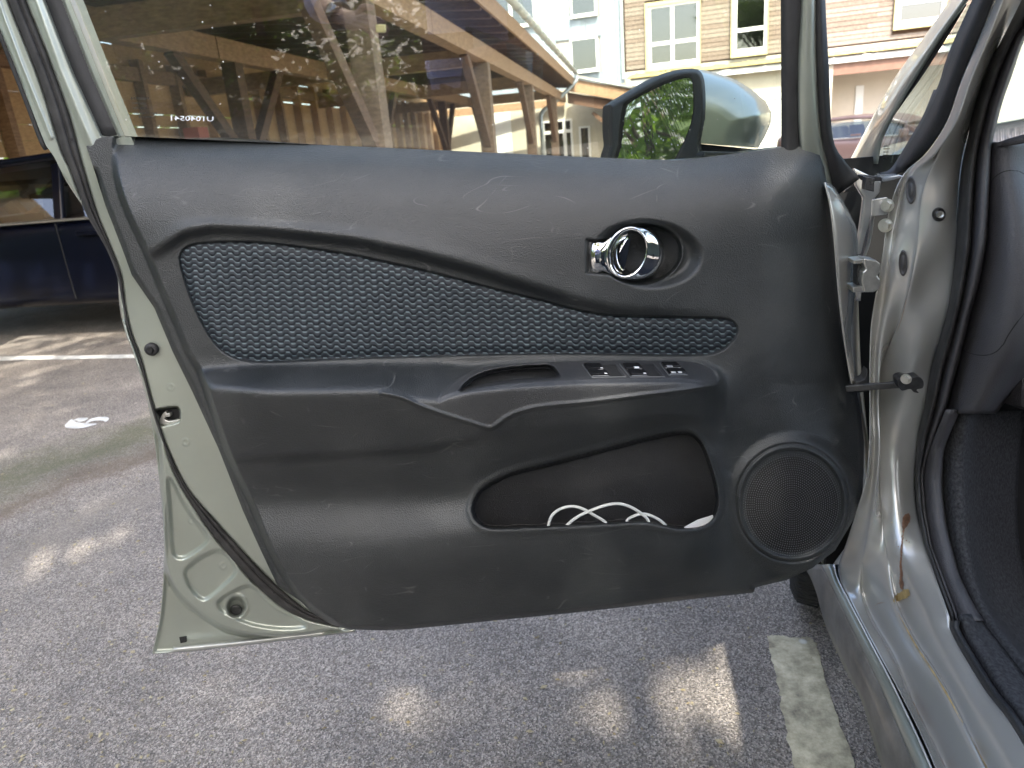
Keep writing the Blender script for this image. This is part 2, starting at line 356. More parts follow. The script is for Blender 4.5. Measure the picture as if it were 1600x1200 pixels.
def line_mat():
    m = mat('worn_road_paint', (.5, .48, .38), .8); nt = m.node_tree; N = nt.nodes.new; L = nt.links.new; b = nt.nodes['Principled BSDF']
    tc = [n for n in nt.nodes if n.type == 'TEX_COORD'][0]
    n = N('ShaderNodeTexNoise'); n.inputs['Scale'].default_value = 22; n.inputs['Detail'].default_value = 10; n.inputs['Roughness'].default_value = .72; L(tc.outputs['Object'], n.inputs[0])
    r = N('ShaderNodeValToRGB'); e = r.color_ramp.elements; e[0].position = .32; e[0].color = (.19, .165, .115, 1); e[1].position = .72; e[1].color = (.76, .70, .50, 1); k = e.new(.5); k.color = (.46, .41, .27, 1)
    L(n.outputs[0], r.inputs[0])
    v = N('ShaderNodeTexVoronoi'); v.inputs['Scale'].default_value = 14; L(tc.outputs['Object'], v.inputs[0])
    w = N('ShaderNodeMapRange'); w.inputs[1].default_value = .10; w.inputs[2].default_value = .16; w.inputs[3].default_value = .8; w.inputs[4].default_value = 0; L(v.outputs[0], w.inputs[0])
    x = N('ShaderNodeMix'); x.data_type = 'RGBA'; x.inputs[7].default_value = (.68, .67, .6, 1); L(w.outputs[0], x.inputs[0]); L(r.outputs[0], x.inputs[6]); L(x.outputs[2], b.inputs['Base Color'])
    bp = N('ShaderNodeBump'); bp.inputs['Strength'].default_value = .6; bp.inputs['Distance'].default_value = .003; L(n.outputs[0], bp.inputs['Height']); L(bp.outputs[0], b.inputs['Normal'])
    return m
M['line'] = line_mat()
M['line2'] = mat('white_road_paint', (.6, .6, .56), .8, var=.25, vscale=20, bump=.4, bscale=90)
def wood_mat(name, c1, c2, sc=(1, 1, 1), rough=.7):
    return mat(name, c1, rough, col2=c2, vscale=5, stretch=sc, bump=.3, bscale=20, spec=.3)
M['timber'] = wood_mat('brown_stained_timber', (.21, .125, .07), (.37, .235, .135), (2.5, 2.5, 9))
M['timber_dark'] = wood_mat('dark_timber', (.07, .038, .024), (.14, .078, .046), (2.5, 2.5, 9))
M['plank'] = wood_mat('pine_planks', (.45, .28, .13), (.64, .43, .22), (3, 3, 14))
M['plank2'] = wood_mat('pine_planks_darker', (.36, .21, .095), (.55, .35, .18), (3, 3, 14))
M['timber_post'] = wood_mat('shaded_post_timber', (.10, .065, .042), (.20, .135, .09), (2.5, 2.5, 9))  # carport timber in a darker copy, the posts' shade put into the colour
M['zinc'] = mat('zinc_gutter', (.42, .45, .44), .45, metal=.5, var=.2, vscale=6)
M['clad_grey'] = mat('grey_zinc_cladding', (.25, .29, .32), .5, metal=.3, var=.12, vscale=3)
M['clad_wood'] = wood_mat('weathered_cladding', (.12, .09, .07), (.24, .19, .15), (3, 3, 12), .85)
M['clad_wood2'] = wood_mat('weathered_cladding_grey', (.16, .13, .105), (.28, .235, .19), (3, 3, 12), .85)
M['cream'] = mat('cream_render', (.42, .385, .31), .9, var=.08, vscale=3)
M['yellow_trim'] = mat('pale_yellow_frame', (.45, .40, .20), .7, var=.1, vscale=8)
M['white'] = mat('white_paint', (.62, .62, .6), .5)
M['brownfascia'] = mat('brown_fascia', (.16, .085, .055), .6, var=.2, vscale=6)
M['curtain'] = mat('pale_curtain', (.45, .46, .42), .9, var=.2, vscale=30, stretch=(8, 8, .4))
M['room'] = mat('dim_room', (.018, .017, .015), .9)
M['moss'] = mat('yellow_moss', (.26, .21, .09), 1, col2=(.42, .34, .15), vscale=20, bump=1, bscale=60)
M['leaf'] = mat('leaves', (.045, .085, .018), .55, col2=(.10, .17, .03), vscale=2.2, spec=.3)
M['leaf2'] = mat('leaves_light', (.09, .15, .025), .55, col2=(.17, .24, .05), vscale=2.5, spec=.3)
for k in ('leaf', 'leaf2'):
    nt = M[k].node_tree; b_ = nt.nodes['Principled BSDF']; o_ = [n for n in nt.nodes if n.type == 'OUTPUT_MATERIAL'][0]
    tl = nt.nodes.new('ShaderNodeBsdfTranslucent'); tl.inputs[0].default_value = (.16, .26, .03, 1); mx = nt.nodes.new('ShaderNodeMixShader'); mx.inputs[0].default_value = .5
    nt.links.new(b_.outputs[0], mx.inputs[1]); nt.links.new(tl.outputs[0], mx.inputs[2]); nt.links.new(mx.outputs[0], o_.inputs[0])
M['bark'] = mat('bark', (.10, .075, .055), .95, var=.4, vscale=10, bump=1, bscale=25, stretch=(1, 1, .3))
M['navy'] = mat('navy_car_paint', (.002, .003, .008), .3, spec=.15, coat=.08)
M['redcar'] = mat('red_car_paint', (.28, .03, .03), .2, coat=.8)
M['tyre'] = mat('tyre_rubber', (.022, .022, .022), .8, var=.5, vscale=30, bump=.5, bscale=120)
M['alloy'] = mat('grey_alloy', (.4, .4, .4), .35, metal=.8)
M['skin'] = mat('skin', (.55, .33, .25), .5, var=.08, vscale=12)
M['shirt'] = mat('lavender_shirt', (.58, .58, .80), .85, var=.1, vscale=14, bump=.6, bscale=25)
M['jeans'] = mat('dark_trousers', (.04, .05, .08), .9)
M['hair'] = mat('brown_hair', (.05, .03, .02), .7)
M['roofmetal'] = mat('roof_sheet', (.22, .2, .18), .7, var=.2, vscale=4)
M['concrete'] = mat('concrete', (.36, .34, .31), .9, var=.15, vscale=5)

# ================================================================== GROUND
mb = MB(); g = 220
mb.add([(-g, -g, 0), (g, -g, 0), (g, g, 0), (-g, g, 0)], [(0, 1, 2, 3)])
struct(mb.build('asphalt_ground', M['asphalt']))
def flat_poly(name, px, z, m, jag=0, n=None, th=.003):
    p = crom(px, n, closed=True) if n else np.array(px, float)
    w = cast(np.c_[p[:, :2], np.full(len(p), z)], 'z')
    if jag: w[:, :2] += rng.normal(0, jag, (len(w), 2))
    me = bpy.data.meshes.new(name); bm = bmesh.new()
    vs = [bm.verts.new(v) for v in w]; f = bm.faces.new(vs); f.normal_update()
    if f.normal.z < 0: f.normal_flip()
    bmesh.ops.triangulate(bm, faces=[f]); bm.to_mesh(me); bm.free()
    return struct(link(name, me, m))
def dens(px, k):
    o = []
    for i in range(len(px)):
        a, b = np.array(px[i], float), np.array(px[(i + 1) % len(px)], float)
        for t in np.linspace(0, 1, k, endpoint=False): o.append(a + (b - a) * t)
    return o
flat_poly('painted_bay_line', dens([(1198, 993), (1222, 992), (1238, 996), (1262, 995), (1275, 1003), (1282, 1030), (1305, 1110), (1342, 1212), (1380, 1330), (1290, 1330), (1243, 1212), (1222, 1110), (1212, 1050)], 9), .004, M['line'], .0022)
flat_poly('far_bay_line', dens([(-200, 560.5), (203, 553.5), (620, 546), (622, 550), (206, 559.5), (-200, 567)], 8), .004, M['line2'], .004)
flat_poly('worn_painted_number', [(112, 655), (118, 659), (135, 661.5), (152, 662), (143, 665), (127, 669), (112, 669.5), (103, 668), (101.5, 664), (105, 660.5)], .004, M['line2'], 0, 40)
flat_poly('worn_painted_number', [(113, 657.5), (122, 653.5), (134, 652.8), (138, 653.5), (132, 657.5), (123, 659), (120, 657)], .004, M['line2'], 0, 30)
flat_poly('worn_painted_number', [(134, 660), (141, 655), (152, 652), (165, 651.3), (170, 653), (169, 656.5), (164, 659.5), (162, 657.5), (152, 657), (142, 658.5), (136, 661.5)], .004, M['line2'], 0, 36)

lit = MB()
for k in range(900):
    if rng.random() < .55: px, py = rng.uniform(-50, 260), rng.uniform(560, 1200)
    else: px, py = rng.uniform(200, 1340), rng.uniform(930, 1230)
    q = P(px, py, .0015, 'z'); r = rng.uniform(.0015, .006) * (1.6 if rng.random() < .1 else 1); t_ = rng.uniform(0, 6.28); d1 = Vector((math.cos(t_), math.sin(t_), 0)) * r; d2 = Vector((-math.sin(t_), math.cos(t_), 0)) * r * rng.uniform(.25, .7); h_ = Vector((0, 0, r * .5))
    lit.add([q - d1, q + d2 + h_ * .4, q + d1, q - d2 + h_ * .3, q + h_], [(0, 1, 4), (1, 2, 4), (2, 3, 4), (3, 0, 4)])
M['litter'] = mat('dry_seed_husks', (.20, .15, .07), .9, col2=(.50, .45, .30), vscale=40)
o = lit.build('seed_litter', M['litter']); o['kind'] = 'stuff'; o['label'] = 'dry seed husks and petals scattered over the asphalt'
# ================================================================== HEIGHT FIELDS
def sdf(poly, X, Y):
    """signed distance (negative inside) to a closed pixel polygon"""
    p = np.asarray(poly, float)[:, :2]; q = np.roll(p, -1, 0); x = X.ravel(); y = Y.ravel()
    best = np.full(x.shape, 1e9); ins = np.zeros(x.shape, bool)
    for (ax, ay), (bx, by) in zip(p, q):
        dx, dy = bx - ax, by - ay; l = dx * dx + dy * dy
        if l < 1e-9: continue
        t = np.clip(((x - ax) * dx + (y - ay) * dy) / l, 0, 1)
        best = np.minimum(best, (x - ax - t * dx) ** 2 + (y - ay - t * dy) ** 2)
        c = (ay > y) != (by > y)
        if dy: ins ^= c & (x < dx * (y - ay) / dy + ax)
    d = np.sqrt(best); return np.where(ins, -d, d).reshape(X.shape)
def pdist(line, X, Y):
    p = np.asarray(line, float)[:, :2]; x = X.ravel(); y = Y.ravel(); best = np.full(x.shape, 1e9)
    for (ax, ay), (bx, by) in zip(p[:-1], p[1:]):
        dx, dy = bx - ax, by - ay; l = dx * dx + dy * dy + 1e-9
        t = np.clip(((x - ax) * dx + (y - ay) * dy) / l, 0, 1)
        best = np.minimum(best, (x - ax - t * dx) ** 2 + (y - ay - t * dy) ** 2)
    return np.sqrt(best).reshape(X.shape)
def nearest(poly, x, y):
    p = np.asarray(poly, float)[:, :2]; q = np.roll(p, -1, 0); best = np.full(x.shape, 1e18); ox = x.copy(); oy = y.copy()
    for (ax, ay), (bx, by) in zip(p, q):
        dx, dy = bx - ax, by - ay; l = dx * dx + dy * dy + 1e-9
        t = np.clip(((x - ax) * dx + (y - ay) * dy) / l, 0, 1); cx = ax + t * dx; cy = ay + t * dy
        d = (x - cx) ** 2 + (y - cy) ** 2; k = d < best; best[k] = d[k]; ox[k] = cx[k]; oy[k] = cy[k]
    return ox, oy
def sstep(a, b, x):
    t = np.clip((x - a) / (b - a), 0, 1); return t * t * (3 - 2 * t)
def ramp(x): return np.clip(x, 0, 1)
def gblur(Z, s):
    r = int(3 * s); k = np.exp(-.5 * (np.arange(-r, r + 1) / s) ** 2); k /= k.sum()
    Zp = np.pad(Z, ((r, r), (0, 0)), 'edge'); Z = sum(k[i] * Zp[i:i + Z.shape[0]] for i in range(2 * r + 1))
    Zp = np.pad(Z, ((0, 0), (r, r)), 'edge'); return sum(k[i] * Zp[:, i:i + Z.shape[1]] for i in range(2 * r + 1))
def heightfield(outline, step, depth, regions, parent, kind='w', holes=(), skirt=.03, skirt_m=None):
    """regions: list of (name, polygon or None, material, label); first match wins; None takes the rest"""
    o = np.asarray(outline)[:, :2]
    xs = np.arange(o[:, 0].min() - step, o[:, 0].max() + 2 * step, step); ys = np.arange(o[:, 1].min() - step, o[:, 1].max() + 2 * step, step)
    X, Y = np.meshgrid(xs, ys); W = depth(X, Y); nr, nc = X.shape
    cx = (X[:-1, :-1] + X[1:, 1:]) / 2; cy = (Y[:-1, :-1] + Y[1:, 1:]) / 2
    keep = sdf(o, cx, cy) < 0
    for h in holes: keep &= sdf(h, cx, cy) > 0
    # vertices on the rim are pulled onto the traced outline
    cnt = np.zeros((nr, nc), int)
    for di in (0, 1):
        for dj in (0, 1): cnt[di:nr - 1 + di, dj:nc - 1 + dj] += keep
    rim = (cnt > 0) & (cnt < 4)
    rx, ry = X[rim].copy(), Y[rim].copy(); nx_, ny_ = nearest(o, rx, ry); d = (nx_ - rx) ** 2 + (ny_ - ry) ** 2
    for h in holes:
        hx, hy = nearest(h, rx, ry); dh = (hx - rx) ** 2 + (hy - ry) ** 2; k = dh < d; nx_[k] = hx[k]; ny_[k] = hy[k]; d[k] = dh[k]
    X = X.copy(); Y = Y.copy(); X[rim] = nx_; Y[rim] = ny_
    pos = cast(np.c_[X.ravel(), Y.ravel(), W.ravel()], kind)
    # region ids
    rid = np.full(keep.shape, -1)
    for i, (nm, poly, m, lb) in enumerate(regions):
        if poly is None: sel = keep & (rid < 0)
        else: sel = keep & (rid < 0) & (sdf(poly, cx, cy) < 0)
        rid[sel] = i
    out = {}
    idx = np.arange(nr * nc).reshape(nr, nc)
    # smooth shared normals
    Pg = pos.reshape(nr, nc, 3); gx = np.gradient(Pg, axis=1); gy = np.gradient(Pg, axis=0)
    nrm = np.cross(gy, gx); nrm /= np.linalg.norm(nrm, axis=2, keepdims=True) + 1e-12
    if (nrm @ EW).mean() < 0: nrm = -nrm
    for i, (nm, poly, m, lb) in enumerate(regions):
        I, J = np.nonzero(rid == i)
        if not len(I): continue
        q = np.stack([idx[I, J], idx[I + 1, J], idx[I + 1, J + 1], idx[I, J + 1]], 1)
        used, inv = np.unique(q, return_inverse=True); inv = inv.reshape(q.shape)
        V = pos[used]; Fq = inv
        me = bpy.data.meshes.new(nm)
        me.vertices.add(len(V)); me.vertices.foreach_set('co', V.ravel())
        me.loops.add(len(Fq) * 4); me.polygons.add(len(Fq)); me.loops.foreach_set('vertex_index', Fq.ravel().astype(np.int32))
        me.polygons.foreach_set('loop_start', np.arange(0, len(Fq) * 4, 4, dtype=np.int32))
        me.update(calc_edges=True); me.validate()
        uv = me.uv_layers.new(name='UVMap'); rel = V - DO; U = np.stack([rel @ EU, rel[:, 2]], 1)
        li = np.zeros(len(me.loops), np.int32); me.loops.foreach_get('vertex_index', li)
        uv.data.foreach_set('uv', U[li].ravel())
        ob = link(nm, me, m, parent, True)
        try: me.normals_split_custom_set_from_vertices([tuple(x) for x in nrm.reshape(-1, 3)[used]])
        except Exception as e: print('normals', e)
        if lb: ob['label'] = lb
        out[nm] = ob
    # skirt: the sheet turned back behind its rim
    if skirt:
        op = crom(o, 400, closed=True) if False else o
        w = np.interp(0, [0], [0])
        Wr = depth(op[:, 0][None], op[:, 1][None])[0]
        a = cast(np.c_[op, Wr], kind); b = a - EW * skirt
        b2 = a - EW * .0005
        n = len(a); v = np.vstack([b2, b]); f = [(k, (k + 1) % n, n + (k + 1) % n, n + k) for k in range(n)]
        out['skirt'] = mesh(regions[-1][0] + '_edge', v, f, skirt_m or regions[-1][2], parent)
    return out
def keys(tab, X, Y):
    """tab: list of (ys, ws) with ys/ws = [(x, value)...] ; interpolate w down every column"""
    xs = X[0]; yk = []; wk = []
    for yy, ww in tab:
        yk.append(np.interp(xs, *zip(*yy))); wk.append(np.interp(xs, *zip(*ww)))
    yk = np.maximum.accumulate(np.array(yk) + np.arange(len(tab))[:, None] * 1e-3, 0); wk = np.array(wk)
    Z = np.zeros_like(X); ys = Y[:, 0]
    for j in range(len(xs)): Z[:, j] = np.interp(ys, yk[:, j], wk[:, j])
    return Z / 1000.0

# ================================================================== THE CAR
car = thing('silver_car', 'silver green hatchback with its front door swung wide open, seen from the doorway', 'car', A(1.15, .4, 0))
doorM = None

# ---------------- trim panel
TR = [(134.6, 227.5), (140, 230), (146, 226), (150, 218), (160, 213.5), (190, 212.5), (300, 217.5), (450, 224), (600, 230.6), (800, 240), (950, 247), (1010, 249.5), (1056, 250.5), (1094, 247), (1140, 241.5), (1181, 236), (1222, 230), (1247, 228.5), (1268, 231), (1280, 240), (1288, 262),
      (1297, 320), (1305, 376), (1313, 459), (1323, 526), (1332, 576), (1344, 640), (1350, 690), (1349.5, 740), (1344, 780), (1332, 815), (1305, 860), (1270, 887), (1230, 906), (1180, 918), (1177, 926), (1100, 934), (1000, 946), (900, 957), (750, 972), (640, 983), (600, 985), (545, 983.5), (518, 976), (488, 958), (470, 940),
      (434, 916), (407, 859), (380, 799), (341, 700), (300, 611), (270, 550), (241, 481), (206, 430), (190, 386), (165, 322), (146, 262)]
TR = [np.array(p, float) for p in TR]
TRo = np.array(dens([p for p in TR], 1))
IN = crom([(182, 214), (179, 243), (184, 284), (200, 332), (224, 383), (249, 443), (277, 509), (296, 554), (314, 585), (356, 706), (392, 784), (416, 844), (440, 892), (474, 938), (520, 972), (560, 990), (800, 1040), (1300, 1040), (1450, 900), (1450, 300), (1400, 100), (900, 100), (200, 100)], 260, closed=True)
FAB = crom([(282, 406), (285, 394), (293, 386), (306, 382), (338, 379), (376, 378.5), (420, 381), (479, 388), (544, 398), (602, 410), (661, 423), (720, 438), (780, 454), (850, 471), (894, 483), (937, 491.5), (981, 495), (1047, 496), (1110, 497.5), (1128, 498), (1143, 502), (1151, 511), (1150, 522), (1143, 533), (1130, 545), (1112, 552), (1090, 554), (1025, 553.6), (850, 552), (720, 555), (560, 559), (430, 564), (385, 562.5), (362, 556), (344, 544), (328, 524), (307, 485), (290, 438)], 320, closed=True)
POC = crom([(738, 795), (742, 780), (753, 764), (775, 750), (804, 738), (850, 727), (900, 714), (950, 701), (1000, 688), (1045, 678), (1065, 675.5), (1082, 679), (1096, 692), (1108, 720), (1117, 750), (1121.5, 780), (1119, 800), (1110, 815), (1092, 824), (1065, 826), (1040, 822), (1015, 816.5), (990, 815.5), (930, 819), (860, 822.5), (800, 825), (765, 825), (748, 817), (740, 806)], 320, closed=True)
CUP = crom([(718, 612), (722, 603), (737, 590), (760, 580.5), (790, 574.5), (847, 570), (862, 572), (870, 579), (874, 590), (850, 593.5), (797, 598), (754, 604), (728, 610)], 140, closed=True)
L1 = [(683, 627), (700, 619), (735, 610), (800, 603), (900, 597), (1000, 594.5), (1050, 594), (1085, 597), (1118, 602)]
L2 = [(597, 614), (628, 620.5), (659, 635), (690, 646), (722, 656), (762, 668), (775, 664), (790, 653), (805, 645.5), (830, 638), (860, 633.5), (920, 628), (1000, 618), (1050, 612), (1090, 606), (1115, 601), (1125, 592), (1120, 581)]
POD = crom([(685, 626), (704, 602), (735, 582), (785, 571), (879, 565.5), (972, 564), (1066, 565), (1097, 570), (1114, 580), (1118, 592), (1115, 600), (1085, 596.5), (1050, 594), (1000, 594.5), (900, 597), (800, 603), (735, 610), (700, 619.5)], 200, closed=True)
HBO = (1012, 397, 86, 54); HBI = (1003, 397, 62, 47)
SPK = (1238, 786, 88, 92)
L2d = crom(L2, 140)
def trim_depth(X, Y):
    T = [(150, 216), (190, 212), (600, 230), (950, 246), (1056, 250), (1094, 247), (1181, 236), (1247, 228), (1290, 240)]
    off = lambda c, d: [(x, y + d) for x, y in c]
    YB = [(140, 420), (200, 410), (250, 388), (290, 362), (330, 354), (420, 358), (550, 374), (650, 395), (720, 413), (800, 438), (900, 468), (960, 482), (1050, 487), (1160, 490), (1350, 492)]
    tab = [
        (off(T, -6), [(0, -58)]), (T, [(0, -54)]), (off(T, 10), [(0, -43)]), (off(T, 28), [(0, -27)]), (off(T, 50), [(0, -14)]), (off(T, 80), [(0, -3)]), (off(T, 125), [(0, 6), (1000, 5), (1150, 0)]),
        (YB, [(200, 2), (300, 15), (700, 15), (800, 14), (950, 8), (1060, 3), (1150, 0)]),
        (off(YB, 9), [(200, -4), (300, -6), (800, -6), (950, -5), (1060, -3), (1150, 0)]),
        ([(200, 560), (367, 558), (850, 550), (1200, 548)], [(0, -8), (1080, -8), (1170, 0)]),
        ([(200, 590), (314, 581), (400, 573), (560, 570.5), (680, 567), (735, 574), (800, 568), (879, 564), (1066, 563), (1100, 567), (1130, 580), (1200, 580)], [(0, -6), (1080, -6), (1160, 0)]),
        ([(200, 618), (314, 597), (420, 606), (600, 604), (650, 622), (683, 627), (700, 619), (735, 610), (800, 603), (900, 597), (1050, 594), (1100, 598), (1125, 600), (1200, 600)], [(200, -10), (300, 10), (328, 56), (400, 67), (600, 69), (683, 74), (900, 66), (1060, 60), (1100, 50), (1120, 28), (1136, 0), (1200, -2)]),
        ([(200, 626), (314, 607), (420, 616), (597, 614), (628, 621), (659, 635), (690, 646), (722, 656), (762, 668), (775, 664), (800, 648), (830, 638), (920, 628), (1050, 612), (1115, 603), (1140, 608), (1200, 612)], [(200, -10), (300, 10), (328, 60), (400, 73), (600, 75), (683, 72), (762, 62), (830, 66), (1050, 62), (1100, 52), (1120, 28), (1136, 0), (1200, -2)]),
        ([(200, 725), (372, 716), (500, 712), (660, 702), (720, 692), (768, 679), (830, 662), (900, 655), (1050, 640), (1110, 640), (1200, 640)], [(200, 0), (320, 30), (372, 42), (700, 46), (765, 55), (830, 58), (1050, 53), (1095, 44), (1115, 22), (1136, 0), (1200, -3)]),
        ([(200, 729), (372, 720), (500, 716), (660, 706), (720, 696), (768, 685), (830, 668), (900, 661), (1050, 646), (1110, 646), (1200, 646)], [(200, 0), (320, 24), (372, 33), (700, 37), (765, 49), (830, 56), (1050, 51), (1095, 43), (1115, 21), (1136, 0), (1200, -3)]),
        ([(372, 778), (600, 778), (740, 780), (800, 742), (900, 716), (1050, 680), (1110, 690), (1200, 700)], [(300, 4), (372, 8), (600, 10), (740, 16), (900, 22), (1050, 24), (1095, 18), (1120, 6), (1140, -3)]),
        ([(372, 850), (600, 848), (740, 826), (1100, 824), (1200, 825)], [(300, 24), (600, 34), (740, 46), (1050, 48), (1090, 44), (1112, 26), (1135, 2), (1160, 0)]),
        ([(372, 905), (600, 900), (900, 890), (1100, 880), (1200, 880)], [(300, 24), (600, 37), (1050, 42), (1090, 36), (1115, 18), (1140, 0)]),
        ([(372, 985), (600, 990), (1100, 936), (1350, 915)], [(300, 8), (600, 14), (1000, 18), (1100, 6), (1200, -12)]),
    ]
    Z = keys(tab, X, Y)
    st = X[0, 1] - X[0, 0] if X.shape[1] > 1 and X.shape[0] > 1 else 0
    if st:
        Zs = gblur(Z, 15.0 / st); Z = gblur(Z, 5.2 / st)
        m = sstep(728, 750, Y); m = np.maximum(m, sstep(1125, 1160, X)); yt = np.interp(X, *zip(*T)); m = np.maximum(m, sstep(25, 60, Y - yt) * sstep(-18, -40, Y - np.interp(X, *zip(*YB))))
        Z = Z * (1 - m) + Zs * m
    # right hand end curves away to the hinge
    xr = np.interp(Y, [230, 260, 310, 380, 600, 700, 900], [1272, 1240, 1205, 1188, 1195, 1240, 1290])
    t = np.maximum(0, (X - xr) / 110.0); Z -= .045 * np.minimum(t, 1.3) ** 1.6 * sstep(820, 640, Y)
    # rubbed ridge along the lower lip of the grip
    dl = pdist(L2d, X, Y); Z += .0035 * np.exp(-(dl / 3.2) ** 2)
    # flange left of the inner crease
    di = sdf(IN, X, Y); Z = Z * (1 - sstep(-5, 6, di)) + sstep(-5, 6, di) * -.030
    # dish around the release lever
    cx, cy, a, b = HBO; rot = rad(4)
    u = (X - cx) * math.cos(rot) + (Y - cy) * math.sin(rot); v = -(X - cx) * math.sin(rot) + (Y - cy) * math.cos(rot)
    r = np.sqrt((u / a) ** 2 + (v / b) ** 2); Z -= .017 * sstep(1.04, .72, r)
    cx, cy, a, b = HBI; rot = rad(-8)
    u = (X - cx) * math.cos(rot) + (Y - cy) * math.sin(rot); v = -(X - cx) * math.sin(rot) + (Y - cy) * math.cos(rot)
    r = np.sqrt((u / a) ** 2 + (v / b) ** 2)
    Z += .0022 * np.exp(-((r - 1.04) / .03) ** 2)
    Z -= np.where(r < 1, .010 * ramp((1 - r) * 25) + .026 * (1 - r * r), 0)
    nk = np.maximum(np.abs(X - 938) / 21, np.abs(Y - 402 - (X - 938) * .05) / 26); Z -= .008 * ramp((1.04 - nk) * 14) * (r > 1)
    # cloth recess
    df = sdf(FAB, X, Y); Z -= .006 * ramp((2.0 - df) / 2.2)
    # pull cup
    dc = sdf(CUP, X, Y); Z -= .060 * ramp(-dc / 3.2) * sstep(612, 590, Y * 0 + 598); Z -= .004 * np.exp(-((dc - 2) / 2.5) ** 2) * 0
    # switch panel joint
    dp = sdf(POD, X, Y); Z -= .0016 * np.exp(-(dp / 1.6) ** 2)
    # speaker ring
    cx, cy, a, b = SPK; rs = np.sqrt(((X - cx) / a) ** 2 + ((Y - cy) / b) ** 2)
    flat = .006; Z = Z * sstep(.98, 1.25, rs) + flat * (1 - sstep(.98, 1.25, rs))
    Z -= .0030 * np.exp(-((rs - 1.0) / .018) ** 2); Z += .0015 * sstep(1.0, .955, rs) - .0050 * sstep(.925, .895, rs)
    # map pocket
    dk = sdf(POC, X, Y); inner = -.020 + .00002 * (X - 930); k = ramp(-dk / 2.6)
    Z += .0022 * np.exp(-((dk - 5) / 4.5) ** 2)
    Z = Z * (1 - k) + inner * k 
    # rounded rim of the moulding
    dr = sdf(np.array(TR), X, Y); tt = np.clip(1 + dr / 9.0, 0, 1); Z -= .010 * tt ** 2 * sstep(258, 275, Y + 0 * X)
    return Z
PAD = crom([(314, 583), (400, 573), (560, 570.5), (640, 567), (700, 568), (704, 602), (683, 627), (722, 641), (765, 666), (760, 676), (720, 690), (660, 701), (500, 711), (372, 715), (356, 706), (335, 650)], 120, closed=True)
GRIP = crom([(684, 628), (735, 611), (800, 604), (900, 598), (1000, 595.5), (1085, 597.5), (1115, 601), (1050, 611), (920, 627), (830, 636.5), (790, 652), (765, 666), (722, 654)], 160, closed=True)

# ---------------- metal door shell (rear edge of the door, window frame, lower corner)
OUTL = [(-60, -125), (0, 45), (22, 101), (45, 160), (69, 221), (75, 232), (85, 246), (104, 284), (136, 332), (165, 376), (182, 421), (187, 481), (196, 520), (207, 548), (228, 620), (240, 680), (249, 755), (254, 805), (256, 870), (251, 955), (237.5, 1022)]
OUT_BOT = [(300, 1018), (350, 1011), (440, 1000), (554, 986)]
c5 = [(60, -125), (109, 0), (150, 103), (196, 214)]
SHELL = dens([tuple(p) for p in crom(OUTL, 120)[:, :2]] + OUT_BOT + [(575, 965), (520, 900), (420, 640), (330, 420), (230, 280), (205, 214)] + c5[::-1], 1)
S1L = [(-33, -125), (11, 0), (60, 124), (94, 232), (109, 265), (134.6, 332), (165, 385), (184, 432), (193, 481), (202, 520), (217, 560), (238, 640), (258, 700), (275, 745), (299, 787), (329, 832), (368, 880), (404, 919), (440, 949), (476, 967), (530, 980)]
S1R = [(-3, -125), (41, 0), (75, 86), (109, 180), (129, 255), (152, 332), (172, 383), (189, 428), (196, 481), (205, 520), (220, 560), (241, 638), (262, 700), (293, 762), (335, 811), (362, 841), (410, 892), (452, 931), (488, 958), (530, 972)]
S3L = [(21, -125), (69, 0), (112.5, 112), (159, 214)]; S3R = [(50, -125), (99, 0), (143, 112), (187, 214)]
E1 = crom([(243, 750), (254, 748), (262, 752), (275, 775), (300, 810), (322, 834), (325, 845), (316, 856), (292, 874), (276, 876), (268, 868), (266, 840), (262, 790)], 120, closed=True)
EM = [
    crom([(261, 752), (266, 748), (272, 755), (290, 790), (305, 812), (322, 835), (323, 848), (300, 866), (284, 873), (272, 868), (268, 850), (265, 800)], 120, closed=True),
    crom([(288, 895), (300, 880), (330, 862), (350, 862), (366, 880), (368, 896), (350, 915), (325, 935), (312, 935), (296, 918)], 120, closed=True),
    crom([(341, 940), (362, 925), (385, 915), (402, 920), (430, 945), (462, 962), (476, 974), (474, 981), (440, 983), (400, 978), (365, 966), (344, 953)], 120, closed=True)]
ARC = [(251, 690), (254, 760), (255, 830), (259, 880), (268, 910), (288, 938), (318, 962), (352, 982), (395, 992), (450, 994), (520, 985), (600, 972), (600, 600), (400, 500), (300, 300), (230, 60), (60, -130), (-60, -130), (30, 120), (70, 230), (140, 340), (180, 420), (195, 520), (225, 600), (242, 660)]
ARC = crom(ARC, 260, closed=True)
LATCH = crom([(243, 641), (258, 637), (275, 635), (281, 640), (282, 650), (279, 659), (262, 664), (250, 665), (247, 652)], 80, closed=True)
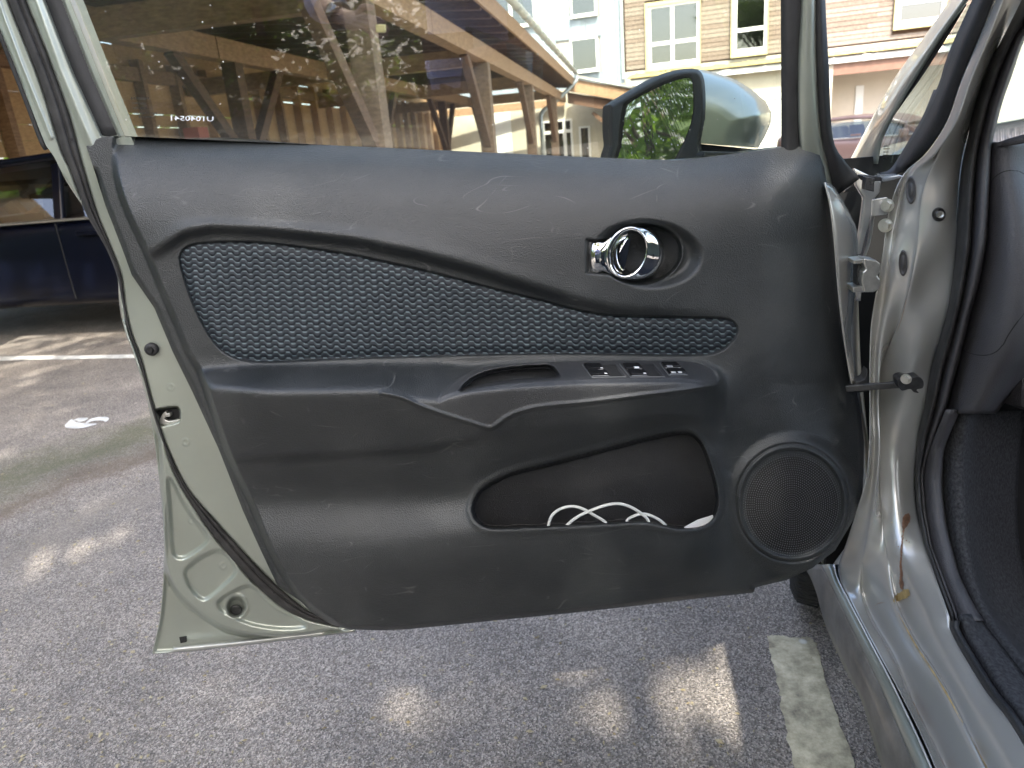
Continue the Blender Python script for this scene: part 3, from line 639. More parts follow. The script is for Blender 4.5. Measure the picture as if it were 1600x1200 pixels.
def shell_depth(X, Y):
    n = np.interp(Y, [-130, 230, 400, 1030], [-.030, -.040, -.046, -.046]); Z = n + 0 * X
    # outer skin hem lies further back
    da = sdf(ARC, X, Y); Z -= .030 * sstep(-3, 5, da)
    do = sdf(np.array(SHELL), X, Y); Z += .006 * np.exp(-((do + 1) / 3.0) ** 2) * (Y > 500)
    # frame channels
    s1 = sdf(crom(S1L, 120).tolist() + crom(S1R, 120)[::-1].tolist(), X, Y); Z -= .006 * ramp((1.5 - s1) / 3)
    s3 = sdf(S3L + S3R[::-1], X, Y); Z -= .008 * ramp((1 - s3) / 3)
    mid = pdist([(12 - 5, -125), (56, 0), (95, 110), (128, 190), (150, 240)], X, Y); Z += .004 * np.exp(-(mid / 7) ** 2)
    od = pdist([(-40, -125), (4, 20), (34, 100), (80, 215)], X, Y); Z += .003 * np.exp(-(od / 3) ** 2)
    for e in EM:
        d = sdf(e, X, Y); Z -= .0065 * sstep(3, -5, d)
    d = sdf(LATCH, X, Y); Z -= .022 * ramp(-d / 2.5)
    h = np.sqrt(((X - 369) / 13) ** 2 + ((Y - 948) / 14) ** 2); Z -= .014 * sstep(1.1, .8, h); Z += .002 * np.exp(-((h - 1.35) / .15) ** 2)
    # weld dimples
    for (x, y) in ((267, 605), (290, 691), (300, 813), (349, 884), (255, 820)):
        r = np.hypot(X - x, Y - y); Z += .0009 * np.exp(-((r - 4.5) / 1.3) ** 2)
    return Z
def gkind_shell(): return 'w'
doorM = heightfield(SHELL, 2.0, shell_depth, [('door', None, M['paint'], 'open silver green front door, black inside, swung out to the left')], car, skirt=.035)
skirt = doorM['skirt']; doorM = doorM['door']
def sub(o):  # re-parent to the door
    mw = o.matrix_world.copy(); o.parent = doorM; o.matrix_parent_inverse = doorM.matrix_world.inverted(); return o
sub(skirt); skirt.name = 'skin_hem'
tr = heightfield(np.array(TR), 2.0, trim_depth, [
    ('map_pocket', POC, M['pocket'], None), ('pull_cup', CUP, M['trim2'], None), ('switch_panel', POD, M['trim2'], None), ('door_grip', GRIP, M['trim2'], None), ('armrest', PAD, M['trim'], None),
    ('door_trim_panel', None, M['trim'], None)], doorM, skirt=.045)
tr['skirt'].name = 'trim_edge'

# ---------------- cloth insert with its woven scallops
def fabric_depth(X, Y):
    st = X[0, 1] - X[0, 0] if X.shape[0] > 1 else 0
    base = trim_depth(X, Y); df = sdf(FAB, X, Y)
    u = X * 1.0 + Y * -.075; v = Y - X * .012
    s = (X - Y * .085) / 19.2; tri = np.abs((s % 1) - .5) * 2
    tz = np.clip((tri - .28) / .42, 0, 1)
    r = (Y - .004 * X) / 9.05 + .55 * tz
    fr = r % 1.0
    dome = .0035 * sstep(0, -14, df)
    return base + .0005 + dome + .0014 * (fr ** .8) - .0012 * sstep(.93, 1.0, fr)
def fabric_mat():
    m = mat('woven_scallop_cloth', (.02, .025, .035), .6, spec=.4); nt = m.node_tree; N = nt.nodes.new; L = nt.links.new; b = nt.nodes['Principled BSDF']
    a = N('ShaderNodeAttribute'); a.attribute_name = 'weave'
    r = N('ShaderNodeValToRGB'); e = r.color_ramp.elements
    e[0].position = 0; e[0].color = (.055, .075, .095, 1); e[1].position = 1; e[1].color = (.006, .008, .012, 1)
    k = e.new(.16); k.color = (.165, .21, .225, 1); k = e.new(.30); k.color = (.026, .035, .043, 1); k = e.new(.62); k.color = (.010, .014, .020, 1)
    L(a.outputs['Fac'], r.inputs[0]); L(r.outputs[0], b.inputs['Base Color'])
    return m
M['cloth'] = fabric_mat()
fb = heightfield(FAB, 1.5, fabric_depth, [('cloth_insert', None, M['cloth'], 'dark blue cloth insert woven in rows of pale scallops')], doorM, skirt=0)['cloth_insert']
me = fb.data; n = len(me.vertices); co = np.zeros(n * 3); me.vertices.foreach_get('co', co); co = co.reshape(-1, 3)
def proj(p):
    d = p - CAM; z = d @ _fw; return 800 + F_PX * (d @ _rt) / z, 600 - F_PX * (d @ _up) / z
px_, py_ = proj(co)
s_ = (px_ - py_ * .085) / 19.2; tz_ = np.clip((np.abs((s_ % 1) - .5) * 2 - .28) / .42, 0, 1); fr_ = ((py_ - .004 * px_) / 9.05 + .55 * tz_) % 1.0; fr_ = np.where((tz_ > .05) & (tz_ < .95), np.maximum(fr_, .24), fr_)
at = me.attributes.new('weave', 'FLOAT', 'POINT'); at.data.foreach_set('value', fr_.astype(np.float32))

# ---------------- helpers that need finished surfaces
from mathutils.bvhtree import BVHTree
def bvh(objs):
    v = []; f = []
    for o in objs:
        b = len(v); mw = o.matrix_world; v += [mw @ x.co for x in o.data.vertices]; f += [tuple(i + b for i in p.vertices) for p in o.data.polygons]
    return BVHTree.FromPolygons(v, f)
def hit(tree, x, y, lift=.0005, default=None):
    d = Vector(ray(x, y)).normalized(); loc, nrm, i, t = tree.ray_cast(Vector(CAM), d)
    if loc is None: return (default, Vector((0, -1, 0)))
    if nrm.dot(d) > 0: nrm = -nrm
    return loc - d * lift, nrm
def prism(name, poly, kind, k, th, m, parent=None, bevel=0, smooth=False, off=None):
    """traced outline at its own distance, given thickness th away from the camera"""
    p = np.asarray(poly, float)[:, :2]
    kk = np.full(len(p), k) if np.isscalar(k) else np.asarray(k)
    a = cast(np.c_[p, kk], kind)
    dirn = {'w': -EW, 'g': -EW, 's': F, 'f': F, 'a': R, 'z': np.array([0, 0, -1.])}[kind] if off is None else off
    bm = bmesh.new(); v1 = [bm.verts.new(v) for v in a]; v2 = [bm.verts.new(v) for v in a + dirn * th]
    n = len(a); f1 = bm.faces.new(v1); f2 = bm.faces.new(v2[::-1])
    for i in range(n): bm.faces.new((v1[i], v2[i], v2[(i + 1) % n], v1[(i + 1) % n]))
    bmesh.ops.recalc_face_normals(bm, faces=bm.faces[:]); bmesh.ops.triangulate(bm, faces=[f1, f2])
    me = bpy.data.meshes.new(name); bm.to_mesh(me); bm.free()
    o = link(name, me, m, parent, smooth)
    if bevel:
        md = o.modifiers.new('bevel', 'BEVEL'); md.width = bevel; md.segments = 2; md.limit_method = 'ANGLE'
    return o
def decal(name, poly, tree, m, parent, lift=.0006, n=None, jag=0):
    p = crom(poly, n, closed=True) if n else np.asarray(poly, float)
    p = p[:, :2] + rng.normal(0, jag, (len(p), 2)) if jag else p[:, :2]
    pts = [hit(tree, x, y, lift)[0] for x, y in p]
    pts = [q for q in pts if q is not None]
    c = sum(pts, Vector()) / len(pts)
    me = bpy.data.meshes.new(name); bm = bmesh.new(); vs = [bm.verts.new(q) for q in pts]; f = bm.faces.new(vs); bmesh.ops.triangulate(bm, faces=[f]); bm.to_mesh(me); bm.free()
    return link(name, me, m, parent)

TREE = bvh([v for k, v in tr.items() if k != 'skirt'])

# ---------------- rubber seals and window frame
def wb(y, o=0): return float(np.interp(y, [-130, 230, 400, 1030], [-.030, -.040, -.046, -.046])) + o
def wmid(a, b, t=.5): return [((x1 * (1 - t) + x2 * t), (y1 * (1 - t) + y2 * t)) for (x1, y1), (x2, y2) in zip(a, b)]
s1l = [tuple(p) for p in crom(S1L, 60)[:, :2]]; s1r = [tuple(p) for p in crom(S1R, 60)[:, :2]]
surf('door_seal', [[(x, y, wb(y, -.006)) for x, y in s1l], [(x, y, wb(y, .001)) for x, y in wmid(s1l, s1r, .2)], [(x, y, wb(y, .0025)) for x, y in wmid(s1l, s1r, .45)], [(x, y, wb(y, -.001)) for x, y in wmid(s1l, s1r, .6)], [(x, y, wb(y, .001)) for x, y in wmid(s1l, s1r, .8)], [(x, y, wb(y, -.006)) for x, y in s1r]], 'w', M['rubber2'], doorM, n=90, cross=3)
surf('glass_run_channel', [[(x, y, wb(y, -.008)) for x, y in S3L], [(x, y, wb(y, -.006)) for x, y in wmid(S3L, S3R)], [(x, y, wb(y, -.009)) for x, y in S3R]], 'w', M['rubber'], doorM, n=20)
for x, y in ((60, 84), (112, 218), (361, 853), (428, 926)):
    MB().disc(P(x, y, wb(y, .003)), EW, .0016, .0004, 10).build('vent_hole', M['void'], doorM)
MB().tube([Vector(q) for q in cast(crom([(-62, -125, -.045), (-2, 43, -.046), (20, 101, -.05), (43, 160, -.052), (66, 221, -.054), (73, 233, -.054)], 40))], .0035, 6).build('outer_trim', M['rubber'], doorM, True)
# front leg of the window frame
surf('front_glass_run_channel', [[(1220, -125, -.052), (1220.5, 0, -.052), (1221, 150, -.052), (1221, 262, -.052)], [(1230, -125, -.046), (1230, 0, -.046), (1231, 150, -.046), (1231, 262, -.046)], [(1246, -125, -.047), (1246, 0, -.047), (1242, 100, -.047), (1242, 262, -.047)], [(1254, -125, -.052), (1254, 0, -.052), (1249, 100, -.052), (1250, 262, -.052)]], 'g', M['rubber'], doorM, n=30)
surf('window_frame_front', [[(1252, -125, -.050), (1252, 0, -.050), (1247, 100, -.050), (1248, 200, -.050), (1256, 262, -.052), (1270, 330, -.06)],
                            [(1257, -125, -.044), (1257, 0, -.044), (1253, 100, -.044), (1253, 200, -.044), (1262, 262, -.05), (1280, 330, -.06)],
                            [(1268, -125, -.042), (1268, 0, -.042), (1267, 100, -.042), (1271, 190, -.042), (1284, 262, -.05), (1300, 330, -.06)],
                            [(1274, -125, -.050), (1274, 0, -.050), (1275, 100, -.050), (1281, 200, -.052), (1294, 262, -.058), (1308, 330, -.07)]], 'g', M['paint'], doorM, n=40)
surf('front_door_seal', [[(1272, -125, -.052), (1272, 0, -.052), (1274, 100, -.052), (1280, 200, -.054), (1294, 270, -.060), (1306, 306, -.07)],
                         [(1281, -125, -.046), (1281, 0, -.046), (1284, 100, -.046), (1291, 200, -.048), (1308, 262, -.054), (1320, 296, -.064)],
                         [(1289, -125, -.054), (1289, 0, -.054), (1294, 100, -.054), (1300, 212, -.056), (1318, 250, -.064), (1344, 278, -.08)]], 'g', M['rubber'], doorM, n=40)
# head of the window frame, above the picture
surf('window_frame_head', [[(-60, -118, -.03), (500, -135, -.03), (1000, -140, -.03), (1290, -118, -.03)], [(-80, -160, -.02), (500, -178, -.02), (1000, -182, -.02), (1300, -160, -.02)], [(-90, -190, -.04), (500, -210, -.04), (1000, -212, -.04), (1305, -190, -.04)]], 'g', M['paint'], doorM, n=40)
surf('door_front_edge', [[(1288, 285, -.030), (1296, 320, -.024), (1303, 376, -.020), (1310, 459, -.020), (1318, 526, -.020), (1330, 600, -.03)],
                         [(1296, 288, -.044), (1316, 325, -.040), (1325, 376, -.040), (1324, 459, -.040), (1325, 526, -.040), (1334, 600, -.04)],
                         [(1304, 292, -.068), (1329, 338, -.068), (1339, 372, -.068), (1335, 457, -.068), (1330, 526, -.068), (1338, 600, -.068)]], 'w', M['paint_jamb'], doorM, n=40)

# ---------------- window glass with its etched marks
GL = [(150, 262), (196, 200), (109, -20), (60, -125), (1235, -125), (1235, 262)]
gp = prism('window_glass', GL, 'g', -.060, .0035, M['glass'], doorM)
def text_obj(name, s, loc, right, up, size, m, parent, mirror=True, bold=0):
    cu = bpy.data.curves.new(name, 'FONT'); cu.body = s; cu.size = 1; cu.extrude = 0; cu.offset = bold; cu.align_x = 'LEFT'; cu.resolution_u = 2
    t = bpy.data.objects.new(name + '_tmp', cu); COL.objects.link(t); dg = bpy.context.evaluated_depsgraph_get(); dg.update()
    me = bpy.data.meshes.new_from_object(t.evaluated_get(dg)); bpy.data.objects.remove(t)
    right = Vector(right); up = Vector(up); w = max(v.co.x for v in me.vertices)
    for v in me.vertices:
        x = (w - v.co.x) if mirror else v.co.x
        v.co = Vector(loc) + right * x * size[0] + up * v.co.y * size[1]
    me.name = name
    return link(name, me, m, parent)
def etch(s, x0, x1, yb, h, m, skew=0.0):
    a = P(x0, yb, -.0592, 'g'); b = P(x1, yb + skew, -.0592, 'g'); c = P(x0, yb - h, -.0592, 'g')
    r = (b - a); u = (c - a)
    cu = bpy.data.curves.new('m', 'FONT'); cu.body = s; t = bpy.data.objects.new('m', cu); COL.objects.link(t); dg = bpy.context.evaluated_depsgraph_get(); dg.update()
    me = bpy.data.meshes.new_from_object(t.evaluated_get(dg)); w = max(v.co.x for v in me.vertices); bpy.data.objects.remove(t); bpy.data.meshes.remove(me)
    return text_obj('etched_marking', s, a, r / w, u / .72, (1, 1), m, doorM, True, .012)
etch('U1040541', 267, 334, 188, 7.5, M['print_white'], 1.5)
etch('NISSAN', 205, 233, 155.5, 4, M['print_dark'])
etch('SECURIT', 206, 228, 163, 3, M['print_dark'])
etch('43R-001', 208, 230, 171, 4, M['print_dark'])
etch('DOT 376 M28 AS2', 210, 245, 178.5, 3.2, M['print_dark'])
etch('TEMPERLITE', 216, 244, 184.5, 3.6, M['print_dark'])

# ---------------- door mirror, outside the glass
mw_ = lambda x: -.095 - (1092 - x) * .00105
MO = crom([(951.6, 168), (956, 161), (978, 147), (1025, 119.5), (1052, 110.5), (1071, 107.5), (1088, 108), (1098, 117), (1102, 140), (1102, 180), (1096, 222), (1087, 262), (958, 262), (953, 225), (951, 203)], 120, closed=True)
MG = crom([(976, 172), (982, 162), (1000, 151), (1025, 138), (1052, 127), (1071, 122), (1080, 124), (1083, 145), (1082, 180), (1072, 213), (1054, 249), (1048, 262), (969, 262), (970, 225)], 120, closed=True)
def mrim(X, Y):
    Z = -.095 - (1092 - X) * .00105; d = sdf(MO, X, Y); Z -= .020 * np.clip(1 + d / 7, 0, 1) ** 2
    g = sdf(MG, X, Y); Z -= .012 * ramp((4 - g) / 4)
    return Z
heightfield(MO, 2.0, mrim, [('mirror_rim', None, M['rubber'], None)], doorM, holes=(), skirt=.05)
prism('mirror_glass', MG, 'w', [mw_(x) - .006 for x in MG[:, 0]], .002, M['mirror'], doorM)
MS = [(1086, 107.5), (1098, 109), (1119, 114), (1150, 124.5), (1175, 140), (1197, 159), (1206, 176), (1204, 194), (1196, 212), (1185, 231), (1140, 227), (1095, 223), (1100, 185), (1101, 150), (1097, 118)]
SIL = crom(MS[:10], 60)
def mshell(X, Y):
    d = pdist(SIL, X, Y); q = np.clip(d / 62, 0, 1)
    return -.215 + .112 * np.sqrt(1 - (1 - q) ** 2) - .018 * sstep(1180, 1210, X)
heightfield(np.array(MS, float), 2.0, mshell, [('mirror_shell', None, M['paint'], None)], doorM, skirt=.03)
prism('mirror_foot', [(1094, 224.5), (1140, 229), (1184, 233.5), (1180, 244), (1085, 262), (1090, 240)], 'w', -.13, .06, M['rubber'], doorM, bevel=.003)
prism('mirror_arm', [(1100, 236), (1178, 238), (1200, 270), (1095, 270)], 'w', -.07, .1, M['rubber'], doorM, bevel=.004)

# ---------------- chrome release lever
def ell(cx, cy, a, b, tilt, w, n=48):
    out = []
    for k in range(n):
        t = 2 * math.pi * k / n; x = a * math.cos(t); y = b * math.sin(t)
        out.append((cx + x * math.cos(tilt) - y * math.sin(tilt), cy + x * math.sin(tilt) + y * math.cos(tilt), w))
    return out
rings = [ell(996, 395, 22, 31, rad(18), -.022), ell(984, 395, 24, 34, rad(18), -.008), ell(982, 395, 25.5, 35, rad(18), .0015), ell(981, 395, 28, 38, rad(18), .0048), ell(980, 395, 31.5, 41, rad(18), .0048), ell(980.5, 395, 34.5, 42.5, rad(18), .002), ell(991, 395.5, 36.5, 42.5, rad(16), -.001), ell(1000.5, 396, 37.5, 41, rad(14), -.007), ell(1003, 396, 36, 39, rad(14), -.020)]
v = np.vstack([cast(r) for r in rings]); n = 48
o = mesh('release_lever', v, grid_faces(len(rings), n, wrap=True), M['chrome'], doorM, True); md = o.modifiers.new('s', 'SUBSURF'); md.levels = md.render_levels = 1
nk = [[(921, 385, -.008), (925, 379.5, -.001), (934, 378, .001), (943, 379, .0015), (956, 370, 0)], [(920, 394, -.005), (924, 392, .003), (934, 392, .005), (943, 392, .005), (954, 388, 0)], [(920, 412, -.005), (924, 412, .003), (934, 412, .005), (943, 412, .005), (954, 412, 0)], [(921, 420, -.008), (925, 425.5, -.001), (934, 425.5, .001), (943, 423, .0015), (956, 430, 0)]]
surf('lever_neck', nk, 'w', M['chrome'], doorM, n=14, cross=5)
prism('lock_knob', crom([(985, 372), (978, 378), (969, 392), (964, 408), (966, 420), (973, 428), (977, 414), (981, 395)], 40, closed=True), 'w', -.016, .010, M['chrome'], doorM)

# ---------------- speaker grille
cx, cy, a, b = 1237.5, 788.5, 78.5, 82
rr = np.linspace(0, 1, 16); tt = np.linspace(0, 2 * np.pi, 73)[:-1]
gp_ = [(cx + a * r * math.cos(t), cy + b * r * math.sin(t), .0015 + .006 * (1 - r * r)) for r in rr for t in tt]
mesh('speaker_grille', cast(gp_), grid_faces(16, 72, wrap=True), M['void'], doorM, True)
pv = []; pf = []
for k in range(1, 24):
    nn_ = 6 * k if k < 14 else int(6 * 13 + (k - 13) * 5.2)
    r = (k - .3) / 23.5; tang = .30 * 2 * math.pi * r / nn_; rd = .27 / 23.5
    for j in range(nn_):
        t = 2 * math.pi * (j + .5 * (k % 2)) / nn_; w0 = .0016 + .006 * (1 - r * r); b0 = len(pv)
        for dr, dt, w in ((-rd, 0, 0), (0, -tang / r, 0), (rd, 0, 0), (0, tang / r, 0), (0, 0, .0017)):
            pv.append((cx + a * (r + dr) * math.cos(t + dt), cy + b * (r + dr) * math.sin(t + dt), w0 + w))
        pf += [(b0, b0 + 1, b0 + 4), (b0 + 1, b0 + 2, b0 + 4), (b0 + 2, b0 + 3, b0 + 4), (b0 + 3, b0, b0 + 4)]
M['stud'] = mat('satin_black_studs', (.15, .155, .16), .35)
o = mesh('grille_studs', cast(pv), pf, M['stud'], doorM, False); o['kind'] = 'stuff'

# ---------------- switches
def cap(name, q, m, h=.004, base=-.003):
    t_ = [hit(TREE, x, y, 0)[0] for x, y in q]
    nrm = (t_[1] - t_[0]).cross(t_[3] - t_[0]).normalized()
    if nrm.z < 0: nrm = -nrm
    return MB().box8([p + nrm * base for p in t_] + [p + nrm * h for p in t_]).build(name, m, doorM, bevel=.0008)
M['gloss'] = mat('piano_black_switch', (.006, .006, .007), .25)
CAPS = []; M['edge_highlight'] = mat('satin_highlight_edge', (.22, .23, .24), .3)  # lighter colour stands in for the highlight on the cap edges
for fr, caps, rec in (
    ([(909.8, 570), (963, 569.3), (978, 588.8), (924.8, 589.8)], [[(912, 570.8), (936.8, 570.8), (943.5, 577.5), (917, 579)], [(918, 580.5), (944, 579.8), (952, 587.3), (924, 588.3)]], [(938, 571), (962, 570.2), (966, 579), (974, 588), (954, 588)]),
    ([(968, 568.8), (1021.5, 568.5), (1038, 588.8), (984.8, 589.2)], [[(973.5, 570), (996.8, 570), (1003.5, 577.2), (978, 578.7)], [(979.5, 579.8), (1005, 579), (1012.5, 586.8), (986, 587.7)]], [(998, 570), (1020.5, 569.6), (1024, 578), (1033, 587.6), (1014, 587.6)]),
    ([(1031, 567.8), (1059, 567.8), (1074, 585.8), (1044.8, 585.8)], [[(1032.8, 568.5), (1056, 568.5), (1064, 575.3), (1037, 575.7)], [(1041, 578.3), (1066.5, 577.8), (1073, 585), (1046, 585)]], None)):
    bz = cap('switch_bezel', fr, M['pocket'], .0008)
    if rec: decal('recess_shade', rec, bvh([bz]), M['void'], doorM, .0004)  # flat black decal paints the shade of the finger recess
    for c in caps: CAPS.append(cap('window_switch' if rec else 'lock_switch', c, M['gloss'], .0035))
    for c in caps:
        e = [hit(bvh(CAPS[-2:]), c[q][0] + (1.2 if q == 3 else -1.2), c[q][1] - .7, .0003)[0] for q in (3, 2)]
        if e[0] and e[1]: MB().tube(e, .0005, 5).build('switch_highlight', M['edge_highlight'], doorM)
    loop = [hit(TREE, x, y, .001)[0] for x, y in fr + fr[:1]]
    MB().tube(loop, .00045, 5).build('bezel_highlight', M['stud'], doorM)  # light tube paints a highlight round the bezel
CT = bvh(CAPS)
for (x, y, w, h) in ((1046, 572, 9, 2.4), (1052, 581.6, 7, 2.2), (1062, 581.4, 6, 2.0), (994, 574, 8, 2.8), (939.5, 574.6, 4, 1.2), (946, 583.2, 4, 1.2), (1007, 583, 4, 1.2)):
    pts = [hit(CT, x + dx, y + dy, .0004)[0] for dx, dy in ((-w / 2, -h / 2), (w / 2, -h / 2), (w / 2 + 1, h / 2), (-w / 2 + 1, h / 2))]
    if all(pts): mesh('switch_icon', pts, [(0, 1, 2, 3)], M['print_white'], doorM)

# ---------------- small parts on the painted edge
cpt = P(238, 545, -.044)
mb = MB().disc(cpt, EW, .0085, .006, 24, .0065); mb.build('rubber_buffer', M['rubber'], doorM, True)
MB().disc(cpt + Vector(EW) * .006 - Vector(EU) * .0005, EW, .0045, .003, 20, .004, .001).build('buffer_tip', M['void'], doorM, True)
prism('latch_plate', [(244, 642), (281, 637), (281, 655), (250, 662)], 'w', -.062, .004, M['void'], doorM)
prism('latch_claw', crom([(249, 662), (252, 650), (258, 643), (261, 647), (257, 655), (266, 658), (280, 655), (277, 660), (262, 664)], 40, closed=True), 'w', -.052, .006, M['steel'], doorM, bevel=.0008)
prism('latch_pin', [(258, 647), (266, 646), (266, 651), (258, 652)], 'w', -.050, .008, M['steel'], doorM, bevel=.0006)
MB().disc(P(369, 952, -.062), EW, .0085, .003, 24, .007).build('plug', M['darksteel'], doorM, True)
prism('drain_hole', [(280, 996), (291, 994.5), (291.5, 1003), (282, 1005)], 'w', -.0745, .001, M['void'], doorM)
# hem lip along the bottom of the skin
surf('bottom_hem', [[(270, 1011, -.070), (350, 1003, -.070), (440, 994, -.068), (556, 981, -.066)], [(272, 1014, -.060), (350, 1006.5, -.060), (440, 996.5, -.058), (556, 983, -.058)], [(262, 1020, -.062), (350, 1011.5, -.062), (440, 1001, -.062), (556, 987, -.062)]], 'w', M['sill'], doorM, n=40)

# ---------------- things lying in the door pocket
W0 = .014
c1 = [(850, 845, .02), (856, 824, W0), (862, 806, W0), (875, 795.5, W0), (892, 791, W0), (908, 794, W0), (925, 803, W0), (948, 818, W0), (960, 840, .02), (930, 850, .02), (880, 832, .018), (888, 819, .018), (905, 806, .018), (935, 793, .018), (960, 787, .018), (980, 790, .018), (1000, 801, .016), (1014, 816, .016), (1010, 840, .02), (985, 842, .02), (979, 816, W0), (990, 806.5, W0), (1005, 803, W0), (1020, 807, W0), (1035, 816, W0), (1045, 828, W0), (1060, 845, .02)]
pts = cast(crom(c1, 150))
tag(MB().tube(pts, .0021, 8).build('charging_cable', M['white_plastic'], None, True), 'white charging cable looped in the open map pocket of the door', 'cable')
tag(prism('folded_paper', [(1062, 836), (1070, 824), (1090, 813), (1114, 805.5), (1116, 811), (1108, 820), (1096, 836)], 'w', [.016, .016, .012, .008, .008, .012, .018], .0015, M['paper']), 'folded white paper in the front corner of the door pocket', 'paper')

# ================================================================== CAR BODY ROUND THE DOOR OPENING
def c3(pts, n=120):
    w = np.array([cast([(x, y, k)], kd)[0] for x, y, k, kd in pts]); q = np.c_[w, ]
    return crom(q, n)
def crom3(w, n):
    p = np.asarray(w, float); q = np.vstack([2 * p[0] - p[1], p, 2 * p[-1] - p[-2]]); out = []
    tt = np.linspace(0, 1, 12, endpoint=False)[:, None]
    for i in range(len(p) - 1):
        a, b, c, d = q[i:i + 4]; out.append(0.5 * (2 * b + (c - a) * tt + (2 * a - 5 * b + 4 * c - d) * tt ** 2 + (3 * b - a - 3 * c + d) * tt ** 3))
    out = np.vstack(out + [p[-1:]]); L = np.concatenate([[0], np.cumsum(np.linalg.norm(np.diff(out, axis=0), axis=1))]); s = np.linspace(0, L[-1], n)
    return np.stack([np.interp(s, L, out[:, j]) for j in range(3)], 1)
def byrow(pts, a, ys):
    """resample a traced column at given picture rows, on lateral planes"""
    p = np.array(sorted(pts, key=lambda t: t[1]), float)
    y = p[:, 1]; cr = crom(p, 200); x = np.interp(ys, cr[:, 1], cr[:, 0])
    aa = np.interp(ys, *zip(*a)) if not np.isscalar(a) else np.full(len(ys), a)
    return cast(np.c_[x, ys, aa], 'a')
def rows_surf(name, cols, m, parent, ys, cross=4, thick=.002, lin=False):
    C = np.array([byrow(p, a, ys) for p, a in cols]); rows = []
    Q = np.concatenate([[2 * C[0] - C[1]], C, [2 * C[-1] - C[-2]]])
    for i in range(len(C) - 1):
        a, b, c, d = Q[i:i + 4]
        for t in np.linspace(0, 1, 1 if lin else cross, endpoint=False):
            rows.append(0.5 * (2 * b + (c - a) * t + (2 * a - 5 * b + 4 * c - d) * t ** 2 + (3 * b - a - 3 * c + d) * t ** 3))
    rows.append(C[-1]); rows = np.array(rows)
    o = mesh(name, rows.reshape(-1, 3), grid_faces(len(rows), len(ys)), m, parent, True)
    if thick: md = o.modifiers.new('solid', 'SOLIDIFY'); md.thickness = thick; md.offset = 0
    return o
YS = np.concatenate([np.arange(-120, 900, 8.), np.arange(900, 1500, 10.)])
S1R_ = [(1600, -120), (1575, -60), (1553, 0), (1527, 67), (1502, 127), (1480, 190), (1447, 240), (1415, 268)]
JLc = S1R_ + [(1398, 300), (1386, 345), (1379, 399), (1369, 456), (1361, 510), (1359, 570), (1359, 640), (1358, 697), (1352, 752), (1336, 805), (1322, 850), (1311, 880), (1312, 905), (1335, 950), (1372, 1020), (1410, 1090), (1462, 1200), (1580, 1500)]
L2c = [(x + 6, y) for x, y in S1R_] + [(1408, 300), (1398, 350), (1388, 410), (1379, 470), (1368, 540), (1365, 600), (1364, 640), (1366, 697), (1362, 752), (1356, 800), (1348, 850), (1342, 885), (1343, 925), (1360, 970), (1395, 1031), (1425, 1100), (1474, 1200), (1610, 1500)]
L2d_ = [(x + 9, y) for x, y in L2c]
JM1c = [(1619, -120), (1590, -60), (1563, 0), (1540, 60), (1516, 120), (1494, 180), (1465, 240), (1441, 300), (1432, 380), (1421, 443), (1402, 507), (1383, 557), (1373, 600), (1371, 660), (1372, 720), (1375, 790), (1382, 870), (1395, 939), (1425, 1000), (1471, 1073), (1532, 1196), (1680, 1500)]
JM1d = [(x + (3 if y < 850 else 9), y) for x, y in JM1c]
JM2c = [(1632, -120), (1606, -60), (1580, 0), (1556, 60), (1534, 120), (1512, 180), (1490, 240), (1478, 300), (1466, 380), (1450, 443), (1440, 500), (1425, 560), (1410, 610), (1400, 680), (1400, 740), (1404, 800), (1413, 860), (1432, 925), (1462, 990), (1510, 1075), (1568, 1180), (1740, 1500)]
JRc = [(1654, -120), (1626, -60), (1598, 0), (1573, 50), (1543, 110), (1527, 160), (1513, 217), (1503, 267), (1498, 333), (1494, 400), (1484, 475), (1472, 522), (1456, 576), (1446, 633), (1436, 680), (1431, 740), (1433, 790), (1444, 847), (1463, 905), (1484, 965), (1488, 989), (1540, 1077), (1602, 1165), (1790, 1500)]
top = -120
jamb = rows_surf('door_jamb', [(JLc, [(-120, .375), (260, .345), (300, .325), (500, .312), (900, .306), (1500, .306)]), (L2c, [(-120, .372), (260, .345), (400, .328), (600, .322), (900, .322), (1500, .322)]), (L2d_, [(-120, .372), (260, .345), (400, .330), (600, .325), (860, .325), (940, .334), (1500, .334)]),
    (JM1c, [(-120, .378), (300, .350), (500, .346), (900, .343), (1500, .343)]), (JM1d, [(-120, .379), (300, .349), (500, .345), (860, .347), (940, .353), (1500, .353)]), (JM2c, [(-120, .390), (300, .372), (560, .366), (900, .362), (1500, .360)]), (JRc, [(-120, .400), (300, .398), (800, .395), (990, .376), (1500, .376)])], M['sill'], car, YS, thick=.0006, cross=6)
jamb.data.materials.clear(); jamb.data.materials.append(M['paint_jamb']); jamb.data.materials.append(M['paint_jamb'])
for p in jamb.data.polygons:
    px, py = proj(np.array(p.center)); p.material_index = 1 if py > 850 else 0
JT = bvh([jamb])
M['lip'] = mat('lip_highlight', (.75, .76, .74), .25, metal=.3)  # pale colour paints the highlight line along the rocker edge
_s = lambda q: sorted(q, key=lambda z: z[1])
lerp = lambda A_, B_, t: [(np.interp(y, [q[1] for q in _s(A_)], [q[0] for q in _s(A_)]) * (1 - t) + np.interp(y, [q[1] for q in _s(B_)], [q[0] for q in _s(B_)]) * t, y) for y in sorted(set([q[1] for q in A_] + [q[1] for q in B_]))]
